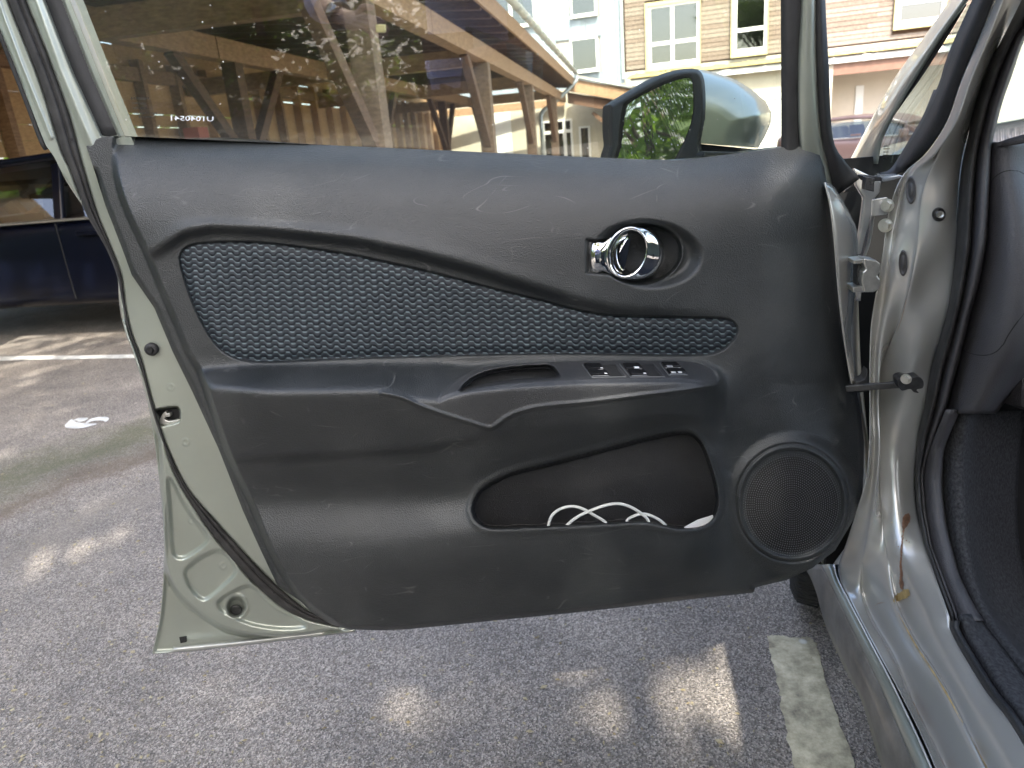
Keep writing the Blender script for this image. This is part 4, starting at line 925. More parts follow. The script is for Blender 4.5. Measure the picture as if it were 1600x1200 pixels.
# outer rocker panel
L0c = [(1248, 880), (1262, 893), (1276, 925), (1290, 975), (1322, 1047), (1349, 1100), (1379, 1200), (1480, 1500)]
L1c = [(1282, 868), (1291, 882), (1322, 943), (1372, 1039), (1444, 1200), (1580, 1500)]
LMa = [(x * .55 + (x2 := np.interp(y, [q[1] for q in L1c], [q[0] for q in L1c])) * .45, y) for x, y in L0c]
LMb = [(np.interp(y, [q[1] for q in L0c], [q[0] for q in L0c]) * .2 + np.interp(y, [q[1] for q in L1c], [q[0] for q in L1c]) * .8, y) for y in (880, 893, 925, 975, 1047, 1100, 1200, 1500)]
YR = np.arange(882, 1500, 9.)
M['rocker'] = mat('dirty_silver_rocker', (.15, .145, .13), .45, metal=.3, coat=.3, var=.4, vscale=14)
rows_surf('rocker_panel', [(L0c, .290), (LMa, .288), (LMb, .292)], M['rocker'], car, YR)
shx = lambda q, d: [(x + d, y) for x, y in q]
JLx = [(1311, 880), (1312, 905), (1335, 950), (1372, 1020), (1410, 1090), (1462, 1200), (1580, 1500)]
L1e = lerp(L1c, JLx, .55)
rows_surf('rocker_edge', [(LMb, .292), (lerp(LMb, L1e, .5), .2935), (lerp(LMb, L1e, .85), .299), (L1e, .304)], M['paint'], car, YR)
rows_surf('rocker_lip', [(shx(L1e, -1.5), .3035), (shx(L1e, .6), .303), (shx(L1e, 2), .3055)], M['lip'], car, YR)
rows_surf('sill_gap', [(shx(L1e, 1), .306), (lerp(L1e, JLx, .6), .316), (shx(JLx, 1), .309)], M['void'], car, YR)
# black backing painted as the shade behind the hinges, and pale inner flanges
prism('cavity_backing', [(1300, 250), (1420, 240), (1430, 420), (1390, 620), (1375, 900), (1290, 900), (1300, 500)], 's', 1.20, .01, M['void'], car)
surf('fender_flange', [[(1318, 300, 1.12), (1345, 300, 1.12), (1356, 330, 1.12), (1352, 376, 1.12), (1342, 410, 1.12), (1334, 470, 1.12)], [(1330, 280, 1.08), (1362, 290, 1.08), (1366, 330, 1.08), (1360, 376, 1.08), (1350, 410, 1.08), (1344, 470, 1.08)]], 's', M['paint_jamb'], car, n=30)
surf('fender_flange', [[(1326, 455, 1.14), (1328, 520, 1.14), (1333, 580, 1.14), (1343, 640, 1.14), (1349, 700, 1.14), (1347, 780, 1.14), (1330, 840, 1.14), (1300, 885, 1.14)], [(1340, 455, 1.1), (1342, 520, 1.1), (1345, 580, 1.1), (1351, 640, 1.1), (1356, 700, 1.1), (1355, 780, 1.1), (1345, 840, 1.1), (1316, 890, 1.1)]], 's', M['cream'], car, n=40)
prism('hinge_reinforcement', [(1334, 262), (1350, 270), (1378, 283), (1376, 300), (1366, 312), (1362, 340), (1352, 372), (1346, 398), (1338, 398), (1345, 350), (1350, 310), (1338, 290)], 's', 1.07, .012, M['paint_jamb'], car, bevel=.003)
# hinges
def hinge(q, plate):
    prism('hinge_bracket', crom(q, 60, closed=True), 's', .985, .03, M['steel'], car, bevel=.002)
prism('hinge_plate', [(1363, 312), (1386, 308), (1392, 316), (1390, 332), (1384, 336), (1362, 338)], 's', 1.0, .004, M['paint_jamb'], car, bevel=.001)
prism('hinge_bracket', [(1350, 404), (1369, 407), (1376, 412), (1375, 425), (1371, 431), (1376, 437), (1374, 452), (1366, 457), (1350, 457), (1349, 448), (1346, 442), (1348, 426), (1353, 421), (1350, 414)], 's', .975, .03, M['steel'], car, bevel=.0015)
prism('hinge_leaf', [(1334, 407), (1352, 405), (1353, 411), (1334, 413)], 's', .98, .03, M['steel'], car, bevel=.001)
prism('hinge_leaf', [(1333, 449), (1351, 447), (1351, 457), (1333, 457)], 's', .98, .03, M['steel'], car, bevel=.001)
prism('hinge_pin', [(1340, 413), (1346, 413), (1346, 448), (1339, 448)], 's', .99, .02, M['darksteel'], car, bevel=.001)
def bolt(x, y, r, m, h=.006, n=6, lift=0, s=None):
    c, nn_ = hit(JT, x, y, lift)
    if s is not None or c is None: c = P(x, y, s, 's'); nn_ = Vector(-F)
    nn_ = (Vector(-F) * .8 + Vector(-R) * .6).normalized()
    mb = MB().disc(c, nn_, r * 1.35, h * .35, 24); mb.disc(c + nn_ * h * .3, nn_, r, h, n)
    mb.build('bolt', m, car)
bolt(1387, 321, .006, M['steel'], s=.995); bolt(1384, 352, .0065, M['steel'], s=.995)
M['grom'] = mat('grey_rubber_grommet', (.05, .048, .047), .6)
def oval(x, y, a, b, lift, m, name, inner=True):
    nn_ = None; pts = []
    rr = []
    for sc, lf in ((1.0, .0), (.96, lift), (.80, lift), (.74, lift * .45), (.5, lift * .45), (.44, lift * .9), (.02, lift * .9)):
        ring = []
        for k in range(28):
            t = 2 * math.pi * k / 28; c, q = hit(JT, x + a * sc * math.cos(t), y + b * sc * math.sin(t), .0004 + lf)
            ring.append(c)
        rr += ring
    mesh(name, rr, grid_faces(7, 28, wrap=True), m, car, True)
oval(1423, 297, 7.5, 22, .003, M['grom'], 'grommet'); oval(1411, 411, 7, 20.5, .003, M['grom'], 'grommet')
oval(1467, 335, 11, 11, .002, M['darksteel'], 'washer'); c, q = hit(JT, 1468, 335, .003); MB().disc(c, -F, .0042, .003, 12, .004, .0015).build('screw_head', M['steel'], car)
# check strap
a_ = P(1322, 607, .99, 's'); b_ = P(1408, 600.5, .965, 's')
MB().beam(a_, b_, .006, .009).build('check_strap', M['darksteel'], car, bevel=.001)
prism('check_strap_boot', [(1336, 598), (1350, 592), (1356, 576), (1359, 600), (1358, 612), (1340, 614)], 's', 1.0, .02, M['rubber'], car, bevel=.002)
prism('check_strap_mount', crom([(1403, 594), (1412, 589), (1424, 591), (1436, 589), (1443, 596), (1442, 606), (1432, 609), (1436, 614), (1428, 613), (1422, 608), (1408, 610)], 50, closed=True), 's', .948, .02, M['darksteel'], car, bevel=.0015)
bolt(1416, 592, .005, M['steel'], .004, s=.945)
# rust run and stains
decal('rust_run', [(1415, 804), (1420, 802), (1423, 810), (1419, 820), (1413, 830), (1410, 860), (1408.5, 885), (1410.5, 893), (1409.5, 905), (1412, 912), (1410, 920), (1407, 920), (1405, 911), (1407, 896), (1405.5, 888), (1407.5, 858), (1410, 828), (1410, 812)], JT, M['rust'], car, lift=.0022, n=110, jag=.55)
M['ochre'] = mat('ochre_grime', (.33, .24, .10), .7, var=.4, vscale=60)
decal('ochre_grime_patch', [(1406, 926), (1419, 920), (1421, 930), (1410, 937), (1400, 940), (1395, 938), (1400, 930)], JT, M['ochre'], car, lift=.0022, n=60, jag=1.1)
for k in range(26):
    x = 1412 + rng.normal(0, 10); y = rng.uniform(795, 1010); r = rng.uniform(.5, 1.6)
    decal('rust_speck', [(x + r * rng.uniform(.5, 1.3) * math.cos(t), y + r * rng.uniform(.5, 1.3) * math.sin(t)) for t in np.linspace(0, 5.6, 7)], JT, M['rust'] if k % 2 else M['ochre'], car)
def strip_decal(name, line, wd, m, n=60):
    q = crom(line, n)[:, :2]; t_ = np.gradient(q, axis=0); t_ /= np.linalg.norm(t_, axis=1)[:, None]; nn_ = np.stack([-t_[:, 1], t_[:, 0]], 1)
    w1 = wd * (.5 + .5 * rng.random(n)) * np.minimum(1, np.minimum(np.arange(n), n - 1 - np.arange(n)) / 8); vs = []
    for k in range(n):
        for s_ in (-1, 1): vs.append(hit(JT, q[k, 0] + nn_[k, 0] * w1[k] * s_, q[k, 1] + nn_[k, 1] * w1[k] * s_, .0010)[0])
    if any(v is None for v in vs): return
    mesh(name, vs, [(2 * k, 2 * k + 1, 2 * k + 3, 2 * k + 2) for k in range(n - 1)], m, car)
M['brown_grime'] = mat('brown_grime', (.17, .12, .08), .75, var=.5, vscale=60)
strip_decal('grime_line', [(1360, 965), (1378, 1000), (1398, 1037), (1428, 1103), (1462, 1172), (1500, 1250)], 2.2, M['brown_grime'])
strip_decal('grime_line', [(1402, 955), (1432, 1010), (1478, 1082), (1540, 1196), (1570, 1250)], 1.6, M['ochre'])
strip_decal('seam_line', [(1425, 435), (1418, 460), (1408, 500), (1398, 525)], .7, M['brown_grime'], 30)
strip_decal('panel_seam', [(1362, 1030), (1372, 1031), (1385, 1028), (1400, 1025)], .8, M['brown_grime'], 20)
strip_decal('panel_seam', [(1365, 948), (1372, 943), (1384, 941)], 1.0, M['brown_grime'], 20)
# weatherstrip, pillar trim
WRc = [(1715, -120), (1684, -60), (1648, 0), (1622, 33), (1600, 60), (1580, 117), (1563, 167), (1549, 227), (1547, 267), (1544, 333), (1541, 380), (1529, 443), (1516, 491), (1500, 557), (1485, 614), (1478, 640), (1458, 690), (1444, 740), (1447, 800), (1457, 855), (1483, 924), (1500, 968), (1502, 989), (1556, 1077), (1618, 1165), (1806, 1500)]
YW = YS[YS < 985]
rows_surf('weatherstrip', [(JRc, .396), (lerp(JRc, WRc, .12), .388), (lerp(JRc, WRc, .35), .386), (lerp(JRc, WRc, .48), .40)], M['rubber2'], car, YW)
rows_surf('pillar_trim', [(lerp(JRc, WRc, .46), .402), (lerp(JRc, WRc, .6), .396), (lerp(JRc, WRc, .85), .398), (WRc, .42)], M['dash'], car, YW)
YL = YS[YS > 965]
rows_surf('sill_edge_trim', [(JRc, .376), (lerp(JRc, WRc, .4), .372), (lerp(JRc, WRc, .8), .376), (WRc, .39)], M['pocket'], car, YL)
# A pillar with quarter light
pil1 = [(1325, 258), (1393, 133), (1440, 66), (1487, 0), (1530, -60), (1573, -120)]
pil2 = [(1337, 258), (1402, 140), (1452, 66), (1500, 0), (1543, -60), (1586, -120)]
pil3 = [(1368, 275), (1380, 215), (1410, 158), (1445, 100), (1480, 45), (1512, 0), (1553, -60), (1596, -120)]
YP = np.arange(-120, 262, 8.)
rows_surf('windscreen_pillar', [([(x + 1, y) for x, y in pil1], .40), (pil1, .375), (pil2, .362), (lerp(pil2, pil3, .6), .358), (pil3, .362)], M['paint'], car, YP)
S1L_ = [(1398, 267), (1413, 233), (1440, 187), (1467, 133), (1483, 83), (1520, 0), (1545, -60), (1570, -120)]
surf('quarter_light_seal', [[(x, y, .362) for x, y in S1L_], [(x, y, .354) for x, y in wmid(S1L_[::1], [(1413, 268), (1447, 240), (1480, 190), (1500, 130), (1523, 75), (1553, 0), (1575, -60), (1600, -120)], .5)], [(x, y, .362) for x, y in [(1413, 268), (1447, 240), (1480, 190), (1502, 127), (1527, 67), (1553, 0), (1575, -60), (1600, -120)]]], 'a', M['rubber'], car, n=40)
QG = [(1368, 272), (1372, 235), (1392, 190), (1413, 158), (1440, 120), (1475, 70), (1512, 8), (1530, 0), (1500, 80), (1478, 140), (1450, 195), (1422, 235), (1404, 262), (1385, 272)]
prism('quarter_light_glass', QG, 'a', .372, .004, M['glass_clear'], car)
surf('quarter_light_frame', [[(1372, 268, .366), (1373, 235, .366), (1392, 190, .366), (1413, 158, .366), (1440, 120, .366), (1475, 66, .366), (1510, 8, .366)], [(1364, 274, .362), (1367, 232, .362), (1386, 186, .362), (1407, 152, .362), (1434, 112, .362), (1469, 58, .362), (1504, 2, .362)]], 'a', M['rubber'], car, n=40)
surf('quarter_light_frame', [[(1376, 270, .366), (1392, 264, .366), (1412, 234, .366), (1440, 187, .366), (1460, 140, .366)], [(1372, 276, .362), (1402, 272, .362), (1420, 240, .362), (1448, 190, .362), (1470, 140, .362)]], 'a', M['dash'], car, n=30)
M['print_q'] = M['print_dark']
for k, (y, w) in enumerate(((228, 7), (232, 9), (237, 8), (242, 9), (247, 7))):
    prism('etched_marking', [(1381 + k * -.5, y), (1381 + w - k * .5, y - .4), (1381 + w - k * .5, y + 1), (1381 - k * .5, y + 1.4)], 'a', .3715, .0002, M['print_dark'], car)
prism('cowl_seal', [(1346, 274), (1352, 273), (1378, 277), (1379, 283), (1352, 283)], 's', 1.02, .02, M['rubber'], car, bevel=.001)
prism('cowl_clip', [(1353, 276), (1367, 278), (1366, 300), (1351, 296)], 's', 1.0, .015, M['pocket'], car, bevel=.001)
surf('cowl_corner', [[(1345, 262, .38), (1360, 268, .37), (1378, 272, .365), (1402, 272, .36)], [(1350, 276, .36), (1365, 280, .355), (1382, 284, .35), (1412, 276, .35)]], 'a', M['paint_jamb'], car, n=20)
# dashboard end, kick panel, carpets
YD = np.arange(196, 662, 8.)
d0 = WRc
d1 = [(1562, 196), (1560, 222), (1556, 260), (1556, 333), (1552, 400), (1540, 470), (1526, 540), (1512, 600), (1500, 645), (1495, 662)]
d2 = [(1590, 196), (1592, 215), (1590, 260), (1600, 333), (1602, 400), (1596, 470), (1582, 540), (1556, 600), (1535, 645), (1528, 662)]
d3 = [(1650, 196), (1650, 230), (1660, 333), (1660, 470), (1640, 540), (1600, 590), (1560, 640), (1545, 662)]
YD = np.arange(222, 654, 8.)
rows_surf('dashboard_end', [(d0, .42), (d1, .418), (d2, .44), (d3, .52)], M['dash'], car, YD)
surf('dashboard_top', [[(1548, 226, .42), (1562, 222, .42), (1590, 213, .43), (1660, 196, .46)], [(1549, 232, .418), (1560, 230, .418), (1592, 225, .43), (1660, 212, .46)]], 'a', M['dash'], car, n=20)
ds = bvh([o for o in COL.objects if o.name.startswith('dashboard_end')])
for path in ([(1549, 287), (1556, 276), (1570, 268), (1585, 267), (1598, 272), (1620, 290)], [(1500, 545), (1520, 553), (1540, 555), (1556, 550), (1566, 540), (1574, 525), (1584, 510), (1600, 488)]):
    pp = [hit(ds, x, y, .0002)[0] for x, y in crom(path, 40)[:, :2]]; pp = [q for q in pp if q]
    if len(pp) > 3: MB().tube(pp, .0011, 6).build('panel_joint', M['void'], car)
k1 = [(1500, 640), (1476, 700), (1474, 760), (1480, 820), (1500, 900), (1530, 960), (1570, 1010), (1640, 1100), (1700, 1180), (1900, 1500)]
k2 = [(1532, 640), (1528, 740), (1532, 850), (1546, 930), (1575, 985), (1640, 1060), (1760, 1200), (1960, 1500)]
k3 = [(1600, 640), (1590, 740), (1592, 850), (1620, 950), (1700, 1060), (1820, 1200), (2040, 1500)]
YK = YS[(YS > 636)]
rows_surf('kick_panel', [(WRc, .40), (lerp(WRc, k1, .4), .405), (lerp(WRc, k1, .8), .415), (k1, .43)], M['dash'], car, YK[YK < 980])
rows_surf('footwell_carpet', [(lerp(WRc, k1, .95), .43), (k1, .43), (lerp(k1, k2, .5), .44), (k2, .50), (lerp(k2, k3, .5), .56), (k3, .62)], M['carpet'], car, YK)
YC = YS[YS > 955]
rows_surf('sill_carpet', [(WRc, .388), (lerp(WRc, k1, .3), .392), (k1, .435)], M['carpet'], car, YC)
mb = MB(); mb.abox(.5, 1.85, -1.3, 1.32, .17, .2); mb.build('floor_carpet', M['carpet'], car)
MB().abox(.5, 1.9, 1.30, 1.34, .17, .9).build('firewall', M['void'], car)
MB().abox(.50, 1.88, 1.0, 1.30, .60, .93).build('dashboard', M['dash'], car, bevel=.05)
M['mat'] = mat('navy_floor_mat', (.012, .014, .022), .9, bump=1, bscale=300)
MB().abox(.56, .95, .35, 1.1, .2, .212).build('floor_mat', M['mat'], car, bevel=.004)
# outer skin, roof, bonnet, glass: mostly out of the picture
def asurf(name, rows, m, cross=5, thick=.003):
    C = np.array([[tuple(A(*p)) for p in r] for r in rows]); C = np.array([crom3(r, 24) for r in C]); out = []
    Q = np.concatenate([[2 * C[0] - C[1]], C, [2 * C[-1] - C[-2]]])
    for i in range(len(C) - 1):
        a, b, c, d = Q[i:i + 4]
        for t in np.linspace(0, 1, cross, endpoint=False): out.append(0.5 * (2 * b + (c - a) * t + (2 * a - 5 * b + 4 * c - d) * t ** 2 + (3 * b - a - 3 * c + d) * t ** 3))
    out.append(C[-1]); out = np.array(out)
    o = mesh(name, out.reshape(-1, 3), grid_faces(len(out), 24), m, car, True); md = o.modifiers.new('solid', 'SOLIDIFY'); md.thickness = thick; md.offset = 0
    return o
asurf('bonnet', [[(.42, 1.42, .93), (.42, 1.8, .90), (.44, 2.2, .80), (.52, 2.5, .68)], [(.60, 1.44, .985), (.60, 1.8, .95), (.62, 2.2, .84), (.68, 2.54, .70)], [(1.15, 1.46, 1.01), (1.15, 1.8, .98), (1.15, 2.25, .86), (1.15, 2.6, .71)], [(1.70, 1.44, .93), (1.70, 1.8, .915), (1.68, 2.2, .84), (1.62, 2.54, .70)], [(1.88, 1.42, .90), (1.88, 1.8, .88), (1.86, 2.2, .80), (1.78, 2.5, .68)]], M['paint'])
asurf('front_wing', [[(.40, 1.30, .90), (.41, 1.7, .88), (.44, 2.2, .80), (.52, 2.5, .68)], [(.345, 1.24, .80), (.34, 1.7, .80), (.38, 2.2, .74), (.50, 2.52, .62)], [(.325, 1.20, .66), (.315, 1.7, .68), (.36, 2.2, .64), (.5, 2.54, .55)]], M['paint'])
asurf('front_wing_lower', [[(.325, 1.20, .66), (.32, 1.28, .66), (.32, 1.36, .66), (.32, 1.40, .66)], [(.318, 1.18, .5), (.315, 1.26, .5), (.315, 1.33, .5), (.315, 1.37, .5)], [(.31, 1.15, .28), (.31, 1.22, .28), (.31, 1.28, .28), (.31, 1.32, .28)]], M['paint'])
asurf('front_bumper', [[(.5, 2.54, .55), (.8, 2.66, .55), (1.5, 2.66, .55), (1.8, 2.54, .55)], [(.42, 2.42, .4), (.8, 2.7, .4), (1.5, 2.7, .4), (1.88, 2.42, .4)], [(.42, 2.35, .22), (.8, 2.62, .22), (1.5, 2.62, .22), (1.88, 2.35, .22)]], M['paint'])
asurf('roof', [[(.46, .62, 1.43), (.46, 0, 1.47), (.46, -1.0, 1.44), (.5, -1.6, 1.32)], [(.60, .66, 1.48), (.60, 0, 1.52), (.60, -1.0, 1.49), (.62, -1.65, 1.36)], [(1.15, .70, 1.50), (1.15, 0, 1.55), (1.15, -1.0, 1.52), (1.15, -1.7, 1.38)], [(1.70, .66, 1.48), (1.70, 0, 1.52), (1.70, -1.0, 1.49), (1.68, -1.65, 1.36)], [(1.84, .62, 1.43), (1.84, 0, 1.47), (1.84, -1.0, 1.44), (1.80, -1.6, 1.32)]], M['paint'])
asurf('rear_side', [[(.30, -.35, .30), (.30, -.8, .30), (.30, -1.4, .30), (.40, -1.9, .35)], [(.29, -.35, .6), (.28, -.8, .6), (.28, -1.4, .62), (.38, -1.95, .6)], [(.33, -.35, .98), (.33, -.8, 1.0), (.33, -1.4, 1.03), (.42, -1.9, 1.05)]], M['paint'])
asurf('centre_pillar', [[(.30, -.25, .30), (.30, -.25, .6), (.34, -.28, 1.0), (.45, -.35, 1.45)], [(.30, -.38, .30), (.30, -.38, .6), (.34, -.40, 1.0), (.45, -.46, 1.45)]], M['paint'])
asurf('far_side', [[(2.0, -1.9, .25), (2.0, -.8, .25), (2.0, .5, .25), (2.0, 1.4, .25)], [(2.02, -1.9, .6), (2.02, -.8, .6), (2.02, .5, .6), (2.0, 1.4, .6)], [(1.96, -1.9, .98), (1.97, -.8, .96), (1.97, .5, .93), (1.9, 1.4, .9)]], M['paint'])
asurf('tailgate', [[(.4, -1.9, .3), (.8, -2.0, .3), (1.5, -2.0, .3), (1.9, -1.9, .3)], [(.42, -1.95, .95), (.8, -2.05, .95), (1.5, -2.05, .95), (1.88, -1.95, .95)], [(.5, -1.62, 1.33), (.8, -1.7, 1.36), (1.5, -1.7, 1.36), (1.8, -1.62, 1.33)]], M['paint'])
asurf('windscreen', [[(.47, 1.28, .95), (.9, 1.42, .965), (1.4, 1.42, .965), (1.83, 1.28, .95)], [(.50, .98, 1.21), (.9, 1.08, 1.235), (1.4, 1.08, 1.235), (1.80, .98, 1.21)], [(.52, .64, 1.44), (.9, .70, 1.47), (1.4, .70, 1.47), (1.78, .64, 1.44)]], M['glass_clear'])
for a_ in (.62, 1.35):
    asurf('seat_back', [[(a_, -.35, .35), (a_ + .2, -.38, .35), (a_ + .35, -.38, .35), (a_ + .5, -.35, .35)], [(a_, -.5, .8), (a_ + .2, -.55, .8), (a_ + .35, -.55, .8), (a_ + .5, -.5, .8)], [(a_ + .1, -.58, 1.1), (a_ + .2, -.62, 1.12), (a_ + .35, -.62, 1.12), (a_ + .42, -.58, 1.1)]], M['carpet'], thick=.1)
    MB().abox(a_, a_ + .5, -.3, .2, .25, .42).build('seat_cushion', M['carpet'], car, bevel=.04)
# wheels
def wheel(parent, c, axis, r, w, turn=0):
    axis = Vector(axis).normalized(); axis.rotate(Matrix.Rotation(turn, 3, 'Z')); c = Vector(c); up = Vector((0, 0, 1)); fw = up.cross(axis)
    n = 48; prof = [(r * .66, -w / 2), (r * .90, -w / 2), (r * .975, -w * .44), (r, -w * .33), (r, -w * .2), (r * .985, -w * .18), (r, -w * .16), (r, w * .0 - .004), (r * .985, 0), (r, .004), (r, w * .16), (r * .985, w * .18), (r, w * .2), (r, w * .33), (r * .975, w * .44), (r * .9, w / 2), (r * .66, w / 2)]
    vs = []
    for rr_, ww in prof:
        for k in range(n):
            t = 2 * math.pi * k / n; vs.append(c + axis * ww + (up * math.cos(t) + fw * math.sin(t)) * rr_)
    t_ = mesh('tyre', vs, grid_faces(len(prof), n, wrap=True), M['tyre'], parent, True)
    mb = MB()
    for k in range(72):
        t = 2 * math.pi * k / 72; d = up * math.cos(t) + fw * math.sin(t); e = -up * math.sin(t) + fw * math.cos(t)
        for sd in (-1, 1):
            p = c + d * (r + .0015); q0 = p + axis * sd * w * .21; q1 = p + axis * sd * w * .42 - d * .007
            mb.beam(q0, q1 + e * .006, .011, .004, d)
    mb.build('tread_blocks', M['tyre'], parent)['kind'] = 'stuff'
    mb = MB(); mb.disc(c - axis * (w * .30), -axis, r * .66, .03, 32, r * .6, .02)
    for k in range(5):
        t = 2 * math.pi * k / 5; d = up * math.cos(t) + fw * math.sin(t); mb.beam(c - axis * w * .42 + d * .03, c - axis * w * .42 + d * r * .64, .05, .02, axis)
    mb.build('rim', M['alloy'], parent)
wheel(car, A(.43, 1.50, .30), -R, .30, .19, rad(-12))
for (a_, s_) in ((1.88, 1.68), (.43, -1.1), (1.88, -1.1)): wheel(car, A(a_, s_, .30), -R if a_ < 1 else R, .30, .19)

# ================================================================== BLUE CAR AND OTHER CARS
def simple_car(name, label, org, fwd, L, W, H, paint, belt=.84, sill=.2, bp=1.85, wheels=True, group=None):
    fwd = Vector(fwd); left = Vector((0, 0, 1)).cross(fwd); org = Vector(org)
    t = thing(name, label, 'car', org + fwd * L / 2, group)
    Lp = lambda x, y, z: org + fwd * x + left * y + Vector((0, 0, z))
    st = [(0, .45, .62, .62, .55), (.06, .30, .80, .86, .78), (.35, .22, belt + .03, belt + .05, .93), (L * .3, sill, belt + .01, belt + .03, 1), (L * .55, sill, belt, belt + .02, 1), (L * .70, sill, belt - .02, belt + .03, .99), (L * .82, .20, belt - .08, belt - .01, .97), (L * .94, .22, belt - .20, belt - .12, .88), (L, .34, .52, .54, .62)]
    rows = []
    for x, zb, zs, zt, w in st:
        h = W / 2 * w
        half = [(h * .90, zb), (h * .985, zb + .08), (h, zb + (zs - zb) * .45), (h * .99, zb + (zs - zb) * .8), (h * .955, zs), (h * .80, zt), (0, zt + .02)]
        pts = [(y, z) for y, z in half] + [(-y, z) for y, z in half[-2::-1]]
        rows.append([Lp(x, y, z) for y, z in pts])
    vs = [p for r in rows for p in r]; n = len(rows[0])
    fc = grid_faces(len(rows), n) + [(i * n, (i + 1) * n, (i + 1) * n + n - 1, i * n + n - 1) for i in range(len(rows) - 1)] + [tuple(range(n)), tuple(range((len(rows) - 1) * n, len(rows) * n))]
    o = mesh('body', vs, fc, paint, t, True); md = o.modifiers.new('s', 'SUBSURF'); md.levels = md.render_levels = 2
    # roof and pillars: open frame so the windows show through
    wy = lambda z: W / 2 * (.955 - .20 * (z - belt) / (H - belt))
    roof = [(.25, belt + .05), (.55, H - .10), (1.1, H - .01), (1.8, H), (2.5, H - .03), (3.0, H - .16), (3.45, belt + .02)]; sc = L / 4.2; roof = [(x * sc, z) for x, z in roof]
    rw = []
    for x, z in roof[1:6]:
        y = wy(z - .02); rw.append([Lp(x, yy * y, z + .03 * (1 - yy * yy)) for yy in (-1, -.85, -.4, 0, .4, .85, 1)])
    o = mesh('roof', [p for r in rw for p in r], grid_faces(5, 7), paint, t, True); md = o.modifiers.new('s', 'SOLIDIFY'); md.thickness = .05
    for sd in (1, -1):
        for (x0, x1, x2, x3) in ((.35, .60, .05, .10), (bp, bp + .02, .05, .04), (3.0 * sc, 3.45 * sc, .03, .05)):
            z1 = H - .03 if x0 == bp else (H - .10 if x0 < 1 else H - .17)
            xa, xb = (x1, x0) if x0 < 1 else ((x0 + .04, x1 - .02) if x0 == bp else (x0, x1))
            MB().beam(Lp(xb if x0 < 1 else xb, sd * (wy(belt) - .01), belt - .02), Lp(xa, sd * (wy(z1) - .01), z1), .07 if x0 < 1 else .07, .04, left).build('pillar', paint, t, bevel=.01)
        top_ = lambda x: float(np.interp(x, [q[0] for q in roof], [q[1] for q in roof])) - .035
        for a_, b_ in ((.62, bp - .05), (bp + .07, 3.1 * sc)):
            xs = np.linspace(a_, b_, 10); q = [(x, max(belt + .03, top_(x))) for x in xs]; q += [(min(b_ + .18, 3.35 * sc), belt + .01), (a_ - .08, belt + .01)] if b_ > 2.4 else [(b_, belt + .01), (a_ - .12, belt + .01)]
            mesh('side_window', [Lp(x, sd * (wy(z) - .012), z) for x, z in q], [tuple(range(len(q)))], M['glass_car'], t)
        for xh in (bp - .32, bp + .75):
            MB().beam(Lp(xh, sd * (W / 2 + .012), .72), Lp(xh + .17, sd * (W / 2 + .012), .725), .02, .028).build('door_handle', paint, t, bevel=.005)
        for xs_ in (.62, bp, 3.02 * sc):
            MB().tube([Lp(xs_, sd * (W / 2 * .99 + .002), z) for z in (belt - .01, .6, .3)], .004, 5).build('door_seam', M['void'], t)
        MB().tube([Lp(x, sd * (wy(belt) + .012), belt + .012) for x in np.linspace(.4, 3.4 * sc, 8)], .010, 6).build('belt_moulding', M['steel'], t)
        MB().box8([Lp(x, y, z) for z in (belt - .01, belt + .11) for x, y in ((3.0 * sc, sd * W / 2), (3.0 * sc + .12, sd * W / 2), (3.0 * sc + .10, sd * (W / 2 + .16)), (3.0 * sc, sd * (W / 2 + .16)))]).build('side_mirror', paint, t, bevel=.02)
        if wheels:
            for xw in (.72 * sc, L - .78 * sc): wheel(t, Lp(xw, sd * (W / 2 - .10), .30), left * sd, .30, .19)
            for xw in (.72 * sc, L - .78 * sc):
                n_ = 20; ar = [Lp(xw + .36 * math.cos(math.pi * k / n_), sd * (W / 2 + .002), .30 + .36 * math.sin(math.pi * k / n_)) for k in range(n_ + 1)]; MB().tube(ar, .03, 6).build('wheel_arch', M['void'], t)
    for (xa, za, xb, zb) in ((roof[4][0] + .25, H - .10, 3.6 * sc, belt + .02), (.62, H - .09, .28, belt + .05)):
        mesh('windscreen' if xa > 1 else 'rear_window', [Lp(xa, -wy(za), za), Lp(xa, wy(za), za), Lp(xb, wy(zb), zb), Lp(xb, -wy(zb), zb)], [(0, 1, 2, 3)], M['glass_car'], t)
    # cabin: seats and steering wheel
    for xs_ in (1.2, 2.1):
        for sd in (1, -1):
            MB().box8([Lp(x, y, z) for z in (.4, belt + .22) for x, y in ((xs_ - (.1 if z > .5 else 0), sd * .15), (xs_ + (.05 if z > .5 else .15), sd * .15), (xs_ + (.05 if z > .5 else .15), sd * .58), (xs_ - (.1 if z > .5 else 0), sd * .58))]).build('seat', M['carpet'], t, bevel=.04)
    c = Lp(2.75 * sc, -.36, belt + .02); ax = (fwd * -.9 + Vector((0, 0, .45))).normalized(); x_ = left; y_ = ax.cross(x_)
    MB().tube([c + x_ * .18 * math.cos(q) + y_ * .18 * math.sin(q) for q in np.linspace(0, 2 * math.pi, 25)], .013, 8).build('steering_wheel', M['rubber'], t)
    c = Lp(2.75 * sc, .36, belt + .02)
    MB().tube([c + x_ * .18 * math.cos(q) + y_ * .18 * math.sin(q) for q in np.linspace(0, 2 * math.pi, 25)], .013, 8).build('steering_wheel', M['rubber'], t) if False else None
    return t
simple_car('parked_car', 'dark navy car parked side-on under the timber carport at the left edge', A(-1.85, 5.02, 0), -R, 4.2, 1.72, 1.19, M['navy'], belt=.80)
M['pinkcar'] = mat('dusty_red_paint', (.075, .05, .048), .3, coat=.3)
simple_car('parked_car', 'small dusty red car half hidden in the porch beyond the windscreen pillar', A(3.0, 15.5, 0), (R * .8 - F * .6), 3.3, 1.5, .98, M['pinkcar'], belt=.66, wheels=False)

